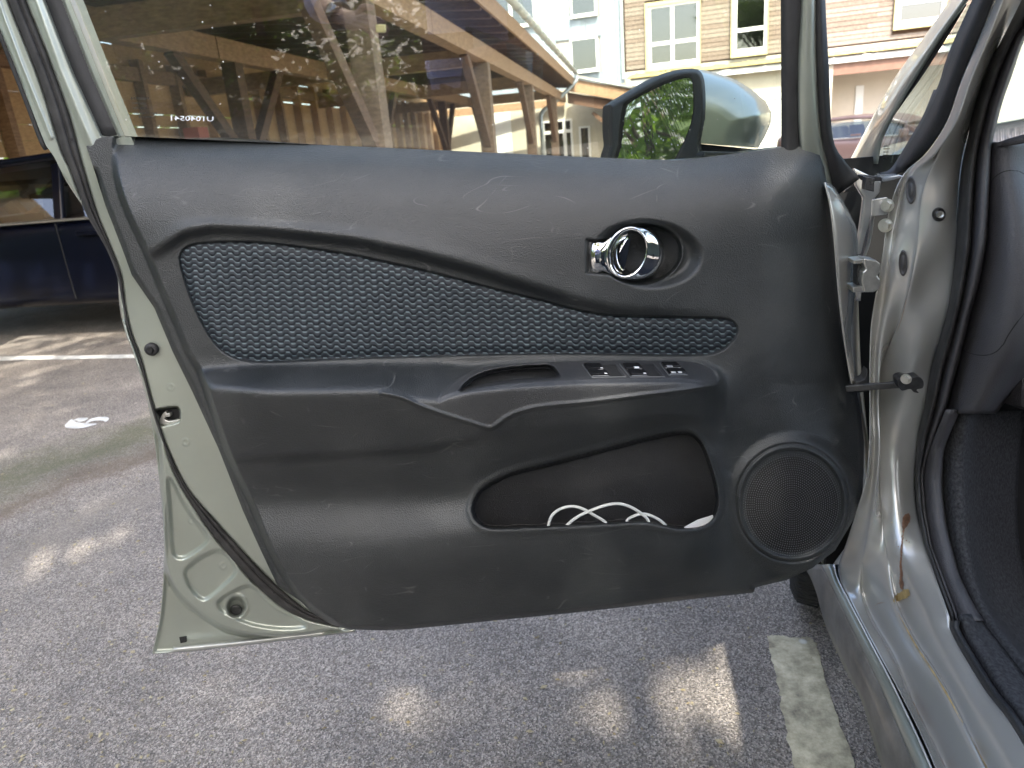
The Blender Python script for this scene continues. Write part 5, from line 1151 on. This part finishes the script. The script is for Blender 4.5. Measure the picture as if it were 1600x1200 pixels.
# ================================================================== TIMBER CARPORT
cp = thing('timber_carport', 'open timber carport with brown posts, diagonal braces, plank back wall and zinc gutter', 'carport', A(-4.2, 12, 0))
Z0, Z1 = 2.135, 2.353
for a_, ss in ((-1.9, (5.62, 10.3, 14.9, 19.5)), (-4.2, (3.2, 7.8, 12.4, 17.0, 21.6))):
    w = .19 if a_ > -2 else .17
    for s_ in ss:
        MB().abox(a_ - w, a_, s_, s_ + w, 0, Z0).build('post', M['timber_dark'] if a_ < -2 else M['timber_post'], cp, bevel=.004)
        MB().abox(a_ - w - .03, a_ + .03, s_ - .03, s_ + w + .03, 0, .12).build('post_shoe', M['steel'], cp)
        for sg in ((-1,) if a_ > -2 else (-1, 1)):
            e = s_ + w / 2
            MB().beam(A(a_ - w / 2, e + sg * .06, Z0 - 1.05), A(a_ - w / 2, e + sg * 1.1, Z0 + .02), .12, .10, R).build('brace', M['timber_dark'], cp, bevel=.003)
for a_ in (-1.9, -4.2):
    for k, (s0, s1) in enumerate(((2.4, 7.5), (7.52, 12.2), (12.22, 17), (17.02, 22.6))):
        MB().abox(a_ - .16, a_, s0, s1, Z0, Z1).build('beam', M['timber'], cp, bevel=.004)
MB().abox(-6.45, -6.33, 2.4, 30, Z0 + .1, Z1 + .05).build('beam', M['timber'], cp, bevel=.004)
for s_ in (5.62, 10.3, 14.9, 19.5, 24, 28):
    MB().abox(-6.4, -2.08, s_ + .02, s_ + .16, Z0 - .03, Z0 + .19).build('cross_beam', M['timber'], cp, bevel=.004)
s_ = 2.5
while s_ < 22.6:
    MB().beam(A(-1.62, s_, Z1 + .22), A(-6.5, s_, Z1 + .62), .06, .16).build('rafter', M['timber_dark'], cp); s_ += .62
ra = np.linspace(-1.62, -6.6, 18)
for k in range(17):
    z_ = lambda a: Z1 + .312 + (-1.62 - a) * .082
    MB().box8([A(ra[k], 2.35, z_(ra[k])), A(ra[k + 1] + .006, 2.35, z_(ra[k + 1])), A(ra[k + 1] + .006, 22.8, z_(ra[k + 1])), A(ra[k], 22.8, z_(ra[k])), A(ra[k], 2.35, z_(ra[k]) + .025), A(ra[k + 1] + .006, 2.35, z_(ra[k + 1]) + .025), A(ra[k + 1] + .006, 22.8, z_(ra[k + 1]) + .025), A(ra[k], 22.8, z_(ra[k]) + .025)]).build('roof_board', M['timber_dark'], cp)
MB().box8([A(-1.6, 2.3, Z1 + .35), A(-6.7, 2.3, Z1 + .77), A(-6.7, 22.9, Z1 + .77), A(-1.6, 22.9, Z1 + .35), A(-1.6, 2.3, Z1 + .38), A(-6.7, 2.3, Z1 + .80), A(-6.7, 22.9, Z1 + .80), A(-1.6, 22.9, Z1 + .38)]).build('roof_sheet', M['roofmetal'], cp)
MB().abox(-1.62, -1.59, 2.35, 22.3, Z1 + .17, Z1 + .37).build('fascia_board', M['timber'], cp)
# gutter: half round channel with brackets
def gutter(p, q, r, parent, out):
    p, q = Vector(p), Vector(q); out = Vector(out); up = Vector((0, 0, 1)); vs = []
    for e in (p, q):
        for k in range(11):
            t = math.pi * k / 10; vs.append(e + out * (r + r * math.cos(t)) - up * r * math.sin(t))
    o = mesh('gutter', vs, grid_faces(2, 11), M['zinc'], parent, True); md = o.modifiers.new('s', 'SOLIDIFY'); md.thickness = .006
    n = int((q - p).length / .8)
    for k in range(n):
        c = p.lerp(q, (k + .5) / n); MB().tube([c + out * (r + (r + .006) * math.cos(t)) - up * (r + .006) * math.sin(t) for t in np.linspace(0, math.pi, 9)], .008, 5).build('gutter_bracket', M['zinc'], parent)
gutter(A(-1.585, 2.3, 2.86), A(-1.585, 21.8, 2.86), .065, cp, R)
dp_ = [A(-1.52, 21.7, 2.78), A(-1.52, 21.7, 2.62), P(872, 155, 21, 's'), P(850, 172, 20.4, 's'), P(845, 182, 20.2, 's')]; e_ = dp_[-1]; dp_.append(Vector((e_.x, e_.y, .05)))
MB().tube([Vector(q) for q in crom3([tuple(q) for q in dp_[:-1]], 14)] + [dp_[-1]], .055, 10).build('downpipe', M['zinc'], cp, True)
# back wall: studs and separate planks
s_ = 2.2
while s_ < 30:
    MB().abox(-6.44, -6.30, s_, s_ + .085, 0, 2.5).build('stud', M['plank2'] if rng.random() < .5 else M['timber'], cp); s_ += .78
seg = [(2, 6), (6, 9), (9, 12), (12, 15), (15, 18), (18, 22), (22, 26), (26, 30)]
for (s0, s1) in seg:
    z = 1.5 if s0 < 6 else 1.02
    while z < 2.9:
        j = rng.uniform(-.004, .004)
        MB().abox(-6.475 + j, -6.452 + j, s0 + .004, s1, z, z + .164 - (rng.uniform(.004, .016) if rng.random() < .3 else .001)).build('plank', M['plank'] if rng.random() < .6 else M['plank2'], cp); z += .166
MB().abox(-6.55, -6.5, 6.2, 30, 0, .95).build('wall_base', M['concrete'], cp)
# lamp, red box
t = MB(); t.box8([Vector(P(x, y, s, 's')) for y, s in ((51, 5.5), (38, 5.5)) for x, s in ((587, 5.56), (603, 5.56), (603, 5.44), (587, 5.44))]); tag(t.build('wall_lamp', M['yellow_trim'], None, bevel=.01), 'small pale yellow lamp fixed near the top of the nearest carport post', 'lamp')
q = P(302, 209, -6.2, 'a'); sa = float(Vector(F).dot(q)); 
M['redbox'] = mat('salmon_red_paint', (.5, .14, .10), .5)
tag(MB().abox(-6.29, -6.05, sa - .10, sa + .16, q.z - .07, q.z + .08).build('red_box', M['redbox'], None, bevel=.008), 'salmon red box against the plank wall, just above the door sill', 'box')

# ================================================================== CANOPY WING AND BUILDINGS
cw = thing('walkway_canopy', 'low timber canopy running off to the right beyond the carport corner', 'canopy', A(0, 23, 0))
p1 = P(884, 117.5, 22.3, 's'); p2 = P(990, 137, 23.2, 's'); p3 = p2 + (p2 - p1) * .9
dn = Vector((0, 0, -1)); fw = (p3 - p1); fw.z = 0; fw.normalize(); bk = Vector(F)
mb = MB(); mb.box8([p1 + dn * .42, p3 + dn * .42, p3 + dn * .42 + bk * .12, p1 + dn * .42 + bk * .12, p1 + dn * .06, p3 + dn * .06, p3 + dn * .06 + bk * .12, p1 + dn * .06 + bk * .12]); mb.build('fascia_board', M['timber'], cw)
mb = MB(); mb.box8([p1 - dn * .0 + bk * .02, p3 + bk * .02, p3 + bk * 1.2 - dn * .1, p1 + bk * 1.2 - dn * .1, p1 + bk * .02 - dn * .04, p3 + bk * .02 - dn * .04, p3 + bk * 1.2 - dn * .14, p1 + bk * 1.2 - dn * .14]); mb.build('roof_sheet', M['roofmetal'], cw)
gutter(p1 - bk * .02, p3 - bk * .02, .05, cw, -bk)
mb = MB(); mb.box8([p1 + dn * .75 + bk * .2, p3 + dn * .75 + bk * .2, p3 + dn * .75 + bk * .35, p1 + dn * .75 + bk * .35, p1 + dn * .44 + bk * .2, p3 + dn * .44 + bk * .2, p3 + dn * .44 + bk * .35, p1 + dn * .44 + bk * .35]); mb.build('beam', M['timber_dark'], cw)
MB().beam(P(926, 176, 23.1, 's'), P(958, 203, 23.1, 's'), .1, .1).build('brace', M['timber_dark'], cw)
MB().beam(Vector((p3.x, p3.y, 0)), p3 + dn * .4, .16, .16, R).build('post', M['timber_dark'], cw)

def fq(pts, k): return [Vector(q) for q in cast([(x, y, k) for x, y in pts], 'f')]
def fslab(name, pts, k, th, m, parent, bevel=0):
    return prism(name, pts, 'f', k, th, m, parent, bevel)
FN = Vector(F + .14 * R).normalized(); FD = Vector((FN.y, -FN.x, 0))
K0 = 24.0
O0 = Vector(FN) * (K0 / float(np.linalg.norm(F + .14 * R)))
def fb3(x, z, d=0): return O0 + FD * x + FN * d + Vector((0, 0, z))    # along facade, height, depth behind it
def fcoord(px, py):
    q = P(px, py, K0, 'f') - O0; return q.dot(FD), q.z
def fbox(mb, x0, x1, z0, z1, d0, d1):
    return mb.box8([fb3(x0, z0, d0), fb3(x1, z0, d0), fb3(x1, z0, d1), fb3(x0, z0, d1), fb3(x0, z1, d0), fb3(x1, z1, d0), fb3(x1, z1, d1), fb3(x0, z1, d1)])
xg0 = fcoord(700, 60)[0] - 3; xg1 = fcoord(974, 60)[0]; xw1 = fcoord(1620, 60)[0] + 6
gb = thing('grey_building', 'grey zinc clad block of flats with white windows and vertical seams', 'building', fb3((xg0 + xg1) / 2, 0, 3))
wbld = thing('wooden_building', 'block of flats in weathered horizontal boards with pale yellow window frames', 'building', fb3((xg1 + xw1) / 2, 0, 3))
def window(parent, tl, br, mull=(), trans=(), frame='white', surround=None, inside='room', curtain=False, label=None):
    x0, z1 = fcoord(*tl); x1, z0 = fcoord(*br); f = .055
    mb = MB(); fbox(mb, x0, x1, z1 - f, z1, -.10, .06); fbox(mb, x0, x1, z0, z0 + f, -.10, .06); fbox(mb, x0, x0 + f, z0 + f, z1 - f, -.098, .058); fbox(mb, x1 - f, x1, z0 + f, z1 - f, -.098, .058)
    for m_ in mull: xm = fcoord(m_, (tl[1] + br[1]) / 2)[0]; fbox(mb, xm - .05, xm + .05, z0 + f, z1 - f, -.092, .05)
    for t_ in trans: zt = fcoord((tl[0] + br[0]) / 2, t_)[1]; fbox(mb, x0 + f, x1 - f, zt - .05, zt + .05, -.095, .045)
    w = mb.build('window', M[frame], parent, bevel=.004)
    if label: w['label'] = label
    g_ = MB(); fbox(g_, x0 + f, x1 - f, z0 + f, z1 - f, -.05, -.03); g_.build('pane', M['glass_far'], w)
    g_ = MB(); fbox(g_, x0 - .02, x1 + .02, z0 - .05, z0 - .002, -.16, .0); g_.build('window_sill', M['white'], w)
    if surround:
        sb = MB(); s = .11
        fbox(sb, x0 - s, x1 + s, z1 + .002, z1 + s, -.14, .0); fbox(sb, x0 - s, x0 - .002, z0 - s, z1, -.138, .0); fbox(sb, x1 + .002, x1 + s * .5, z0 - s, z1, -.138, .0); fbox(sb, x0 - s, x1 + s * .5, z0 - s - .05, z0 - .055, -.16, 0); sb.build('surround', M[surround], w)
    rb = MB(); fbox(rb, x0 + f, x1 - f, z0 + f, z1 - f, .045, .055)
    rb.build('curtain' if curtain else 'room_shade_sheet', M['curtain' if curtain else 'room'], w)  # without a curtain, a near-black sheet paints the unlit room
    return (x0, x1, z0, z1)
holes_g = [window(gb, (765, -45), (838, 38), (797,), (), curtain=True), window(gb, (889, -45), (933, 22)), window(gb, (891, 62), (936, 109), surround=None)]
holes_w = [window(wbld, (1014, 12), (1092, 95), (1051,), (66,), surround='yellow_trim'), window(wbld, (1150, -70), (1196, 76), (), (46,), surround='yellow_trim'), window(wbld, (1408, -40), (1472, 29), (), (2,), surround='yellow_trim')]
# zinc panels, each with a standing seam
GB = 2.6
pw = .47; x = xg0
while x < xg1 - .05:
    x2 = min(x + pw, xg1)
    cuts = sorted([(h[2] - .06, h[3] + .01) for h in holes_g if h[0] < x2 and h[1] > x]); z = GB
    ht = 9.5
    xa_, xb_ = x, x2
    for c0_, c1_ in cuts + [(ht, ht)]:
        if c0_ - z > .05:
            mb = MB(); fbox(mb, xa_ + .012, xb_ - .012, z, c0_, 0.0, .02); fbox(mb, xa_ - .012, xa_ + .012, z, c0_, -.035, .0); mb.build('cladding_panel', M['clad_grey'], gb)
        z = max(z, c1_)
    x = x2
mb = MB(); fbox(mb, xg0, xg1, 0, 9.5, .06, 6); mb.build('wall', M['concrete'], gb)
mb = MB(); fbox(mb, xg0, xg1, 0, GB, -.0, .055); mb.build('ground_floor_wall', M['cream'], gb)
mb = MB(); fbox(mb, xg0, xg1, 9.5, 9.7, -.2, 6); mb.build('roof', M['roofmetal'], gb)
# openings under the canopy
for tl, br, mn, tn in (((848, 190), (898, 262), (866, 884), (206,)), ((905, 198), (925, 262), (), ())):
    window(gb, tl, br, mn, tn)
mb = MB(); x0_, z1_ = fcoord(765, 178); x1_, z0_ = fcoord(798, 190); fbox(mb, x0_, x1_, .0, z1_, -.02, .0); mb.build('render_panel', M['white'], gb)
# corner downpipe
xp = fcoord(973, 60)[0]
MB().tube([fb3(xp, z, -.10) for z in (2.7, 5, 9.4)], .05, 8).build('corner_downpipe', M['zinc'], gb)
# weathered boards
mb = MB(); fbox(mb, xg1 + .02, xw1, 0, 2.9, .0, .065); mb.build('ground_floor_wall', M['cream'], wbld)
mbs = [MB(), MB()]; z = 2.95
while z < 9.4:
    h_ = .125 + rng.uniform(-.012, .01)
    cuts = sorted([(h[0] - .12, h[1] + .06) for h in holes_w if h[2] - .15 < z + h_ and h[3] + .11 > z]); x = xg1 + .06
    for c0_, c1_ in cuts + [(xw1, xw1)]:
        while x < c0_ - .05:
            x2 = min(c0_, x + rng.uniform(2.2, 4.0)); j = rng.uniform(-.006, .006)
            fbox(mbs[int(rng.random() < .45)], x + .004, x2, z, z + h_ - .014, -.02 + j, .01 + j); x = x2
        x = max(x, c1_)
    z += h_
for k, mb in enumerate(mbs):
    o = mb.build('board', M['clad_wood' if k == 0 else 'clad_wood2'], wbld); o['kind'] = 'stuff'
mb = MB(); fbox(mb, xg1 + .02, xw1, 0, 9.5, .07, 6); mb.build('wall', M['timber_dark'], wbld)
mb = MB(); fbox(mb, xg1 + .02, xw1, 9.5, 9.7, -.3, 6); mb.build('roof', M['roofmetal'], wbld)
# low garages in front
gr = thing('garage_row', 'low cream garages with mossy roof edge and brown porch beam below the wooden building', 'garage', fb3(5, 0, -2))
KG = 20.0
def gcast(x, y): return P(x, y, KG, 'f')
e0, e1 = gcast(985, 133), gcast(1470, 70); e1 = e0 + (e1 - e0) * 1.12; e0.z = e1.z = (gcast(1137, 112).z + gcast(1400, 80).z) / 2
up = Vector((0, 0, 1)); bkf = FN
def gslab(name, p, q, za, zb, d0, d1, m):
    c = []
    for z in (za, zb):
        for e, d in ((p, d0), (q, d0), (q, d1), (p, d1)): c.append(Vector((e.x, e.y, 0)) + bkf * d + up * (z))
    return MB().box8(c).build(name, m, gr)
zE = e0.z
gslab('roof_edge', e0, e1, zE - .10, zE + .02, -.04, .0, M['white'])
c = [e0 + up * .0, e1 + up * .0, e1 + bkf * 3.8 + up * .35, e0 + bkf * 3.8 + up * .35]; MB().box8(c + [q + up * .05 for q in c]).build('roof_sheet', M['roofmetal'], gr)
for k in range(0):   # ribs of the roof sheet show as a dotted edge
    q = e0.lerp(e1, (k + .5) / 150); MB().beam(q - bkf * .05 + up * .055, q + bkf * 3.7 + up * .42, .05, .04).build('roof_rib', M['zinc'], gr) if k < 130 else None
bm = MB()
for k in range(2600):
    t_ = rng.random(); d = abs(rng.normal(0, .5)); q = e0.lerp(e1, t_) + bkf * (d * .8 - .06) + up * (.06 + d * .09); r = rng.uniform(.04, .14)
    if (math.sin(t_ * 41) + math.sin(t_ * 97)) < -.7 and rng.random() < .7: continue
    bm.add([q + Vector((r, 0, 0)), q + Vector((0, r, 0)), q + Vector((-r, 0, 0)), q + Vector((0, -r, 0)), q + up * r * .7], [(0, 1, 4), (1, 2, 4), (2, 3, 4), (3, 0, 4)])
o = bm.build('moss', M['moss'], gr, True); o['kind'] = 'stuff'
M['porchwall'] = mat('beige_render', (.46, .41, .34), .9, var=.06, vscale=2)
gx = lambda px: (gcast(px, 200) - e0).dot((e1 - e0).normalized()) / (e1 - e0).length
ew = lambda px: e0.lerp(e1, gx(px))
gslab('wall', e0, ew(1296), 0, zE - .10, .25, .4, M['cream'])
gslab('lintel', ew(1110), ew(1296), zE - .75, zE - .62, .20, .25, M['white'])
gslab('garage_door', ew(1186), ew(1262), 0, zE - .78, .21, .249, M['white'])
gslab('porch_beam', ew(1285), e1, zE - .36, zE - .12, .05, .25, M['brownfascia'])
gslab('porch_post', ew(1283), ew(1297), 0, zE - .12, .05, .3, M['cream'])
gslab('porch_back_wall', ew(1290), e1, 0, zE, 1.3, 1.4, M['porchwall'])
gslab('porch_side_wall', ew(1290), ew(1294), 0, zE, .4, 1.3, M['cream'])
gslab('porch_door', ew(1345), ew(1358), 0, zE - .6, 1.26, 1.29, M['white'])

# ================================================================== TREES (mostly behind the camera: they shade the bay and show in the glass)
GAPS = [(-.23, -.51, 'p', .16, 1.10), (-.33, -.7, 'p', .14, 1.13), (1265, 1075, ('z', 0), .16), (1200, 1095, ('z', 0), .13), (1010, 1115, ('z', 0), .10),  (1545, 50, ('a', .4), .10), (60, 880, ('z', 0), .09), (160, 850, ('z', 0), .08)]  # crown leaves are cut away along these sun rays to place light patches
def leaves(n, centres, spread, size, m, parent, name='foliage'):
    n = int(n); ci = rng.integers(0, len(centres), n); C = np.array(centres)[ci]; sp = np.array(spread)[ci]
    d = rng.normal(size=(n, 3)); d /= np.linalg.norm(d, axis=1)[:, None]; p = C + d * sp * (rng.random(n) ** .5)[:, None]
    if name == 'crown':
        keep = np.ones(n, bool)
        for gx_, gy_, gk, gr_, *gz_ in GAPS:
            o_ = np.array([gx_, gy_, gz_[0]]) if gk == 'p' else cast([(gx_, gy_, gk[1])], gk[0])[0]; rel = p - o_; al = rel @ TOSUN; keep &= np.linalg.norm(rel - al[:, None] * TOSUN, axis=1) > gr_
        p = p[keep]; n = len(p)
    u = rng.normal(size=(n, 3)); u[:, 2] *= .5; u /= np.linalg.norm(u, axis=1)[:, None]; w = rng.normal(size=(n, 3)); v = np.cross(u, w); v /= np.linalg.norm(v, axis=1)[:, None]
    s = rng.uniform(.6, 1.3, n)[:, None] * size
    q = np.stack([p - u * s, p + v * s * .45 - u * s * .1, p + u * s, p - v * s * .45 - u * s * .1], 1).reshape(-1, 3)
    me = bpy.data.meshes.new(name); me.vertices.add(len(q)); me.vertices.foreach_set('co', q.ravel()); me.loops.add(4 * n); me.polygons.add(n)
    me.loops.foreach_set('vertex_index', np.arange(4 * n, dtype=np.int32)); me.polygons.foreach_set('loop_start', np.arange(0, 4 * n, 4, dtype=np.int32)); me.update(calc_edges=True)
    return link(name, me, m, parent)
def tree(label, base, h, cc, cr, nl, size, m, name='broadleaf_tree', clumps=40, trunk=.18, flat=.6, wide=(.14, .3)):
    base = Vector(base); cc = Vector(cc); t = thing(name, label, 'tree', base)
    mb = MB(); fork = base.lerp(cc, .55) if trunk else base
    mb.tube([base, base.lerp(fork, .5) + Vector((.08, .05, 0)), fork], [trunk, trunk * .8, trunk * .6], 10)
    ce = []; sp = []
    for k in range(clumps):
        d = rng.normal(size=3); d /= np.linalg.norm(d); r = cr * rng.random() ** (.4 if clumps < 100 else .5); c = np.array(cc) + d * r * np.array([1, 1, flat]); ce.append(c); sp.append(cr * rng.uniform(*wide))
        if k % (3 if clumps < 100 else 16) == 0: mb.tube([fork, fork.lerp(Vector(c), .5) + Vector((0, 0, -.15)), Vector(c)], [trunk * .35, trunk * .18, trunk * .06], 6)
    mb.build('trunk', M['bark'], t, True)
    leaves(nl, ce, np.array(sp)[:, None], size, m, t, 'crown')
    return t
gc = TOSUN
cbase = np.array(A(-.9, 2.2, 0)); cc = cbase + gc * (7.6 / gc[2])
tree('tall leafy tree behind the camera, seen only as shade and reflections', (cc[0] + .8, cc[1] - 1.5, 0), 7, cc, 4.2, 42000, .072, M['leaf'], clumps=260, trunk=.22, flat=.35, wide=(.16, .24))
tree('broad tree left of the parking bay, mirrored in the side window', A(-6.5, -4.5, 0), 4, A(-6, -4.5, 2.6), 2.9, 15000, .10, M['leaf2'], clumps=60, trunk=.14, flat=.8)
tree('second tree behind the bay, mirrored in the side window', A(-2.0, -9, 0), 4, A(-2.2, -9, 2.9), 3.2, 12000, .11, M['leaf'], clumps=60, trunk=.16, flat=.9)
tree('bright leafed tree at the end of the carport, mirrored in the door mirror', A(-6.2, .4, 0), 4, A(-6.0, .5, 1.7), 2.1, 20000, .06, M['leaf'], clumps=70, trunk=.10, flat=1.0)
hb = thing('hedge', 'long dark hedge closing the parking bay behind the camera', 'hedge', A(-4, -6.5, 0))
ce = [A(a, -6.6 + rng.uniform(-.5, .5), z) for a in np.arange(-22, 12, .5) for z in (.35, 1.1, 1.9)]
leaves(60000, [tuple(c) for c in ce], np.full((len(ce), 1), .6), .085, M['leaf'], hb)
for k in range(12): MB().tube([A(-20 + 2.8 * k, -6.6, 0), A(-20 + 2.8 * k, -6.5, 1.0), A(-19.9 + 2.8 * k, -6.6, 2)], [.06, .04, .02], 6).build('stem', M['bark'], hb)
hd = thing('hedge', 'bright green hedge behind the plank wall of the carport', 'hedge', A(-8, 8, 0))
ce = [A(-8 + rng.uniform(-.6, .6), s, rng.uniform(.5, 2.4)) for s in np.arange(-4, 30, .35)]
leaves(18000, [tuple(c) for c in ce], np.full((len(ce), 1), .75), .09, M['leaf2'], hd)
for k in range(9):
    MB().tube([A(-8, 3 + 3 * k, 0), A(-8.1, 3.1 + 3 * k, 1.0), A(-8, 3 + 3 * k, 2)], [.06, .04, .02], 6).build('stem', M['bark'], hd)

# ================================================================== THE PHOTOGRAPHER (behind the camera, mirrored in the glass)
def skin(name, V, E_, Rr, m, parent, root=0, sub=2):
    me = bpy.data.meshes.new(name); me.from_pydata([tuple(v) for v in V], E_, []); me.update()
    o = link(name, me, m, parent); md = o.modifiers.new('skin', 'SKIN'); md.use_smooth_shade = True
    for i, r in enumerate(Rr):
        sv = me.skin_vertices[0].data[i]; r = (r, r) if np.isscalar(r) else r; sv.radius = r; sv.use_root = (i == root)
    s = o.modifiers.new('sub', 'SUBSURF'); s.levels = s.render_levels = sub
    return o
pr = thing('person', 'person in a lavender shirt behind the camera, mirrored in the side window', 'person', (-.2, -.65, 0))
SH = .20
V = [(-.2, -.66, 1.0), (-.2, -.62, 1.15), (-.2, -.56, 1.32), (-.19, -.50, 1.47), (-.18, -.44, 1.55), (-.17, -.40, 1.64), (-.17, -.37, 1.73),
     (-.37, -.50, 1.42), (-.50, -.40, 1.28), (-.60, -.28, 1.17), (-.56, -.17, 1.15), (-.505, -.06, 1.135), (-.475, -.015, 1.13), (-.45, .02, 1.125),
     (-.03, -.48, 1.42), (.10, -.42, 1.25), (.16, -.34, 1.08), (.12, -.2, 1.03), (.07, -.09, 1.0), (.05, -.055, .99)]
E_ = [(0, 1), (1, 2), (2, 3), (3, 4), (4, 5), (5, 6), (2, 7), (7, 8), (8, 9), (9, 10), (10, 11), (11, 12), (12, 13), (2, 14), (14, 15), (15, 16), (16, 17), (17, 18), (18, 19)]
Rr = [(.14, .10), (.13, .095), (.14, .10), .055, .05, (.075, .09), (.06, .07), .05, .042, .038, .035, (.026, .022), (.038, .018), (.036, .016), .05, .042, .038, .033, .026, .034]
V[14:20] = [(x - .30, y, z) for x, y, z in V[14:20]]; V[14] = (-.05, -.5, 1.42); V[15] = (.02, -.46, 1.24); V[16] = (.04, -.38, 1.06); V[17] = (-.05, -.24, 1.0)
V = [(x + (SH if 7 <= i <= 13 else .30), y - (0 if 7 <= i else .1), z) for i, (x, y, z) in enumerate(V)]
skin('body', V, E_, Rr, M['skin'], pr)
for (o_, l_) in (((.018, .012, .012), .075), ((.006, .018, .008), .085), ((-.008, .018, .0), .08), ((-.022, .012, -.006), .065)):
    b0 = Vector((-.45 + SH, .018, 1.125)) + Vector(o_); d1_ = Vector((.55, .35, -.1)).normalized(); d2_ = Vector((.5, -.2, -.75)).normalized()
    skin('finger', [b0 - d1_ * .03, b0 + d1_ * l_ * .45, b0 + d1_ * l_ * .5 + d2_ * l_ * .3, b0 + d1_ * l_ * .4 + d2_ * l_ * .6], [(0, 1), (1, 2), (2, 3)], [.0095, .0085, .008, .007], M['skin'], pr)
skin('thumb', [(-.47 + SH, -.01, 1.135), (-.45 + SH, -.01, 1.165), (-.415 + SH, .01, 1.16)], [(0, 1), (1, 2)], [.012, .010, .008], M['skin'], pr)
skin('shirt', V[:5] + V[7:10] + [(-.575 + SH, -.20, 1.155)] + V[14:17] + [(.43, -.24, 1.045)] + [(.1, -.78, .90)], [(0, 1), (1, 2), (2, 3), (2, 5), (5, 6), (6, 7), (7, 8), (2, 9), (9, 10), (10, 11), (11, 12), (0, 13), (3, 4)], [(.17, .125), (.165, .12), (.17, .125), .075, .06, .075, .066, .066, .052, .075, .066, .062, .05, (.18, .13)], M['shirt'], pr)
skin('trousers', [(.1, -.78, .93), (0, -.76, .80), (-.01, -.72, .48), (-.01, -.76, .09), (.20, -.76, .80), (.21, -.72, .48), (.21, -.76, .09)], [(0, 1), (1, 2), (2, 3), (0, 4), (4, 5), (5, 6)], [(.16, .12), .10, .075, .06, .10, .075, .06], M['jeans'], pr)
for x in (-.01, .21): skin('shoe', [(x, -.80, .05), (x, -.70, .045), (x, -.58, .035)], [(0, 1), (1, 2)], [.05, .05, .035], M['void'], pr)
skin('hair', [(.13, -.52, 1.72), (.13, -.50, 1.80), (.13, -.56, 1.68)], [(0, 1), (0, 2)], [(.09, .10), (.06, .07), (.06, .06)], M['hair'], pr)
wt = thing('wristwatch', 'round steel wristwatch with a white dial on the wrist mirrored in the window', 'watch', (-.325, -.10, 1.15))
ax = (Vector(V[11]) - Vector(V[10])).normalized(); cW = Vector(V[11]).lerp(Vector(V[10]), .35); nW = (Vector((-.1, 1, .35)) - ax * Vector((-.1, 1, .35)).dot(ax)).normalized(); sd = ax.cross(nW)
MB().tube([cW + nW * .034 * math.cos(t_) + sd * .034 * math.sin(t_) for t_ in np.linspace(0, 2 * math.pi, 25)], .008, 8, ratio=.4).build('bracelet', M['steel'], wt, True)
MB().disc(cW + nW * .030, nW, .021, .010, 28, .018, .002).build('case', M['chrome'], wt, True); MB().disc(cW + nW * .0385, nW, .0165, .0006, 24).build('dial', M['white'], wt)
for e in (pr, wt): e.location += Vector((.03, -.50, -.035))
ph = MB(); c0_ = Vector((.02, -.60, 1.0))
c = [c0_ + Vector((x, z, y)) for y in (-.036, .036) for x, z in ((-.08, .0), (.08, .0), (.08, .009), (-.08, .009))]
tag(ph.box8(c).build('phone', M['void'], None, bevel=.003), 'dark phone held level in the right hand of the person', 'phone')
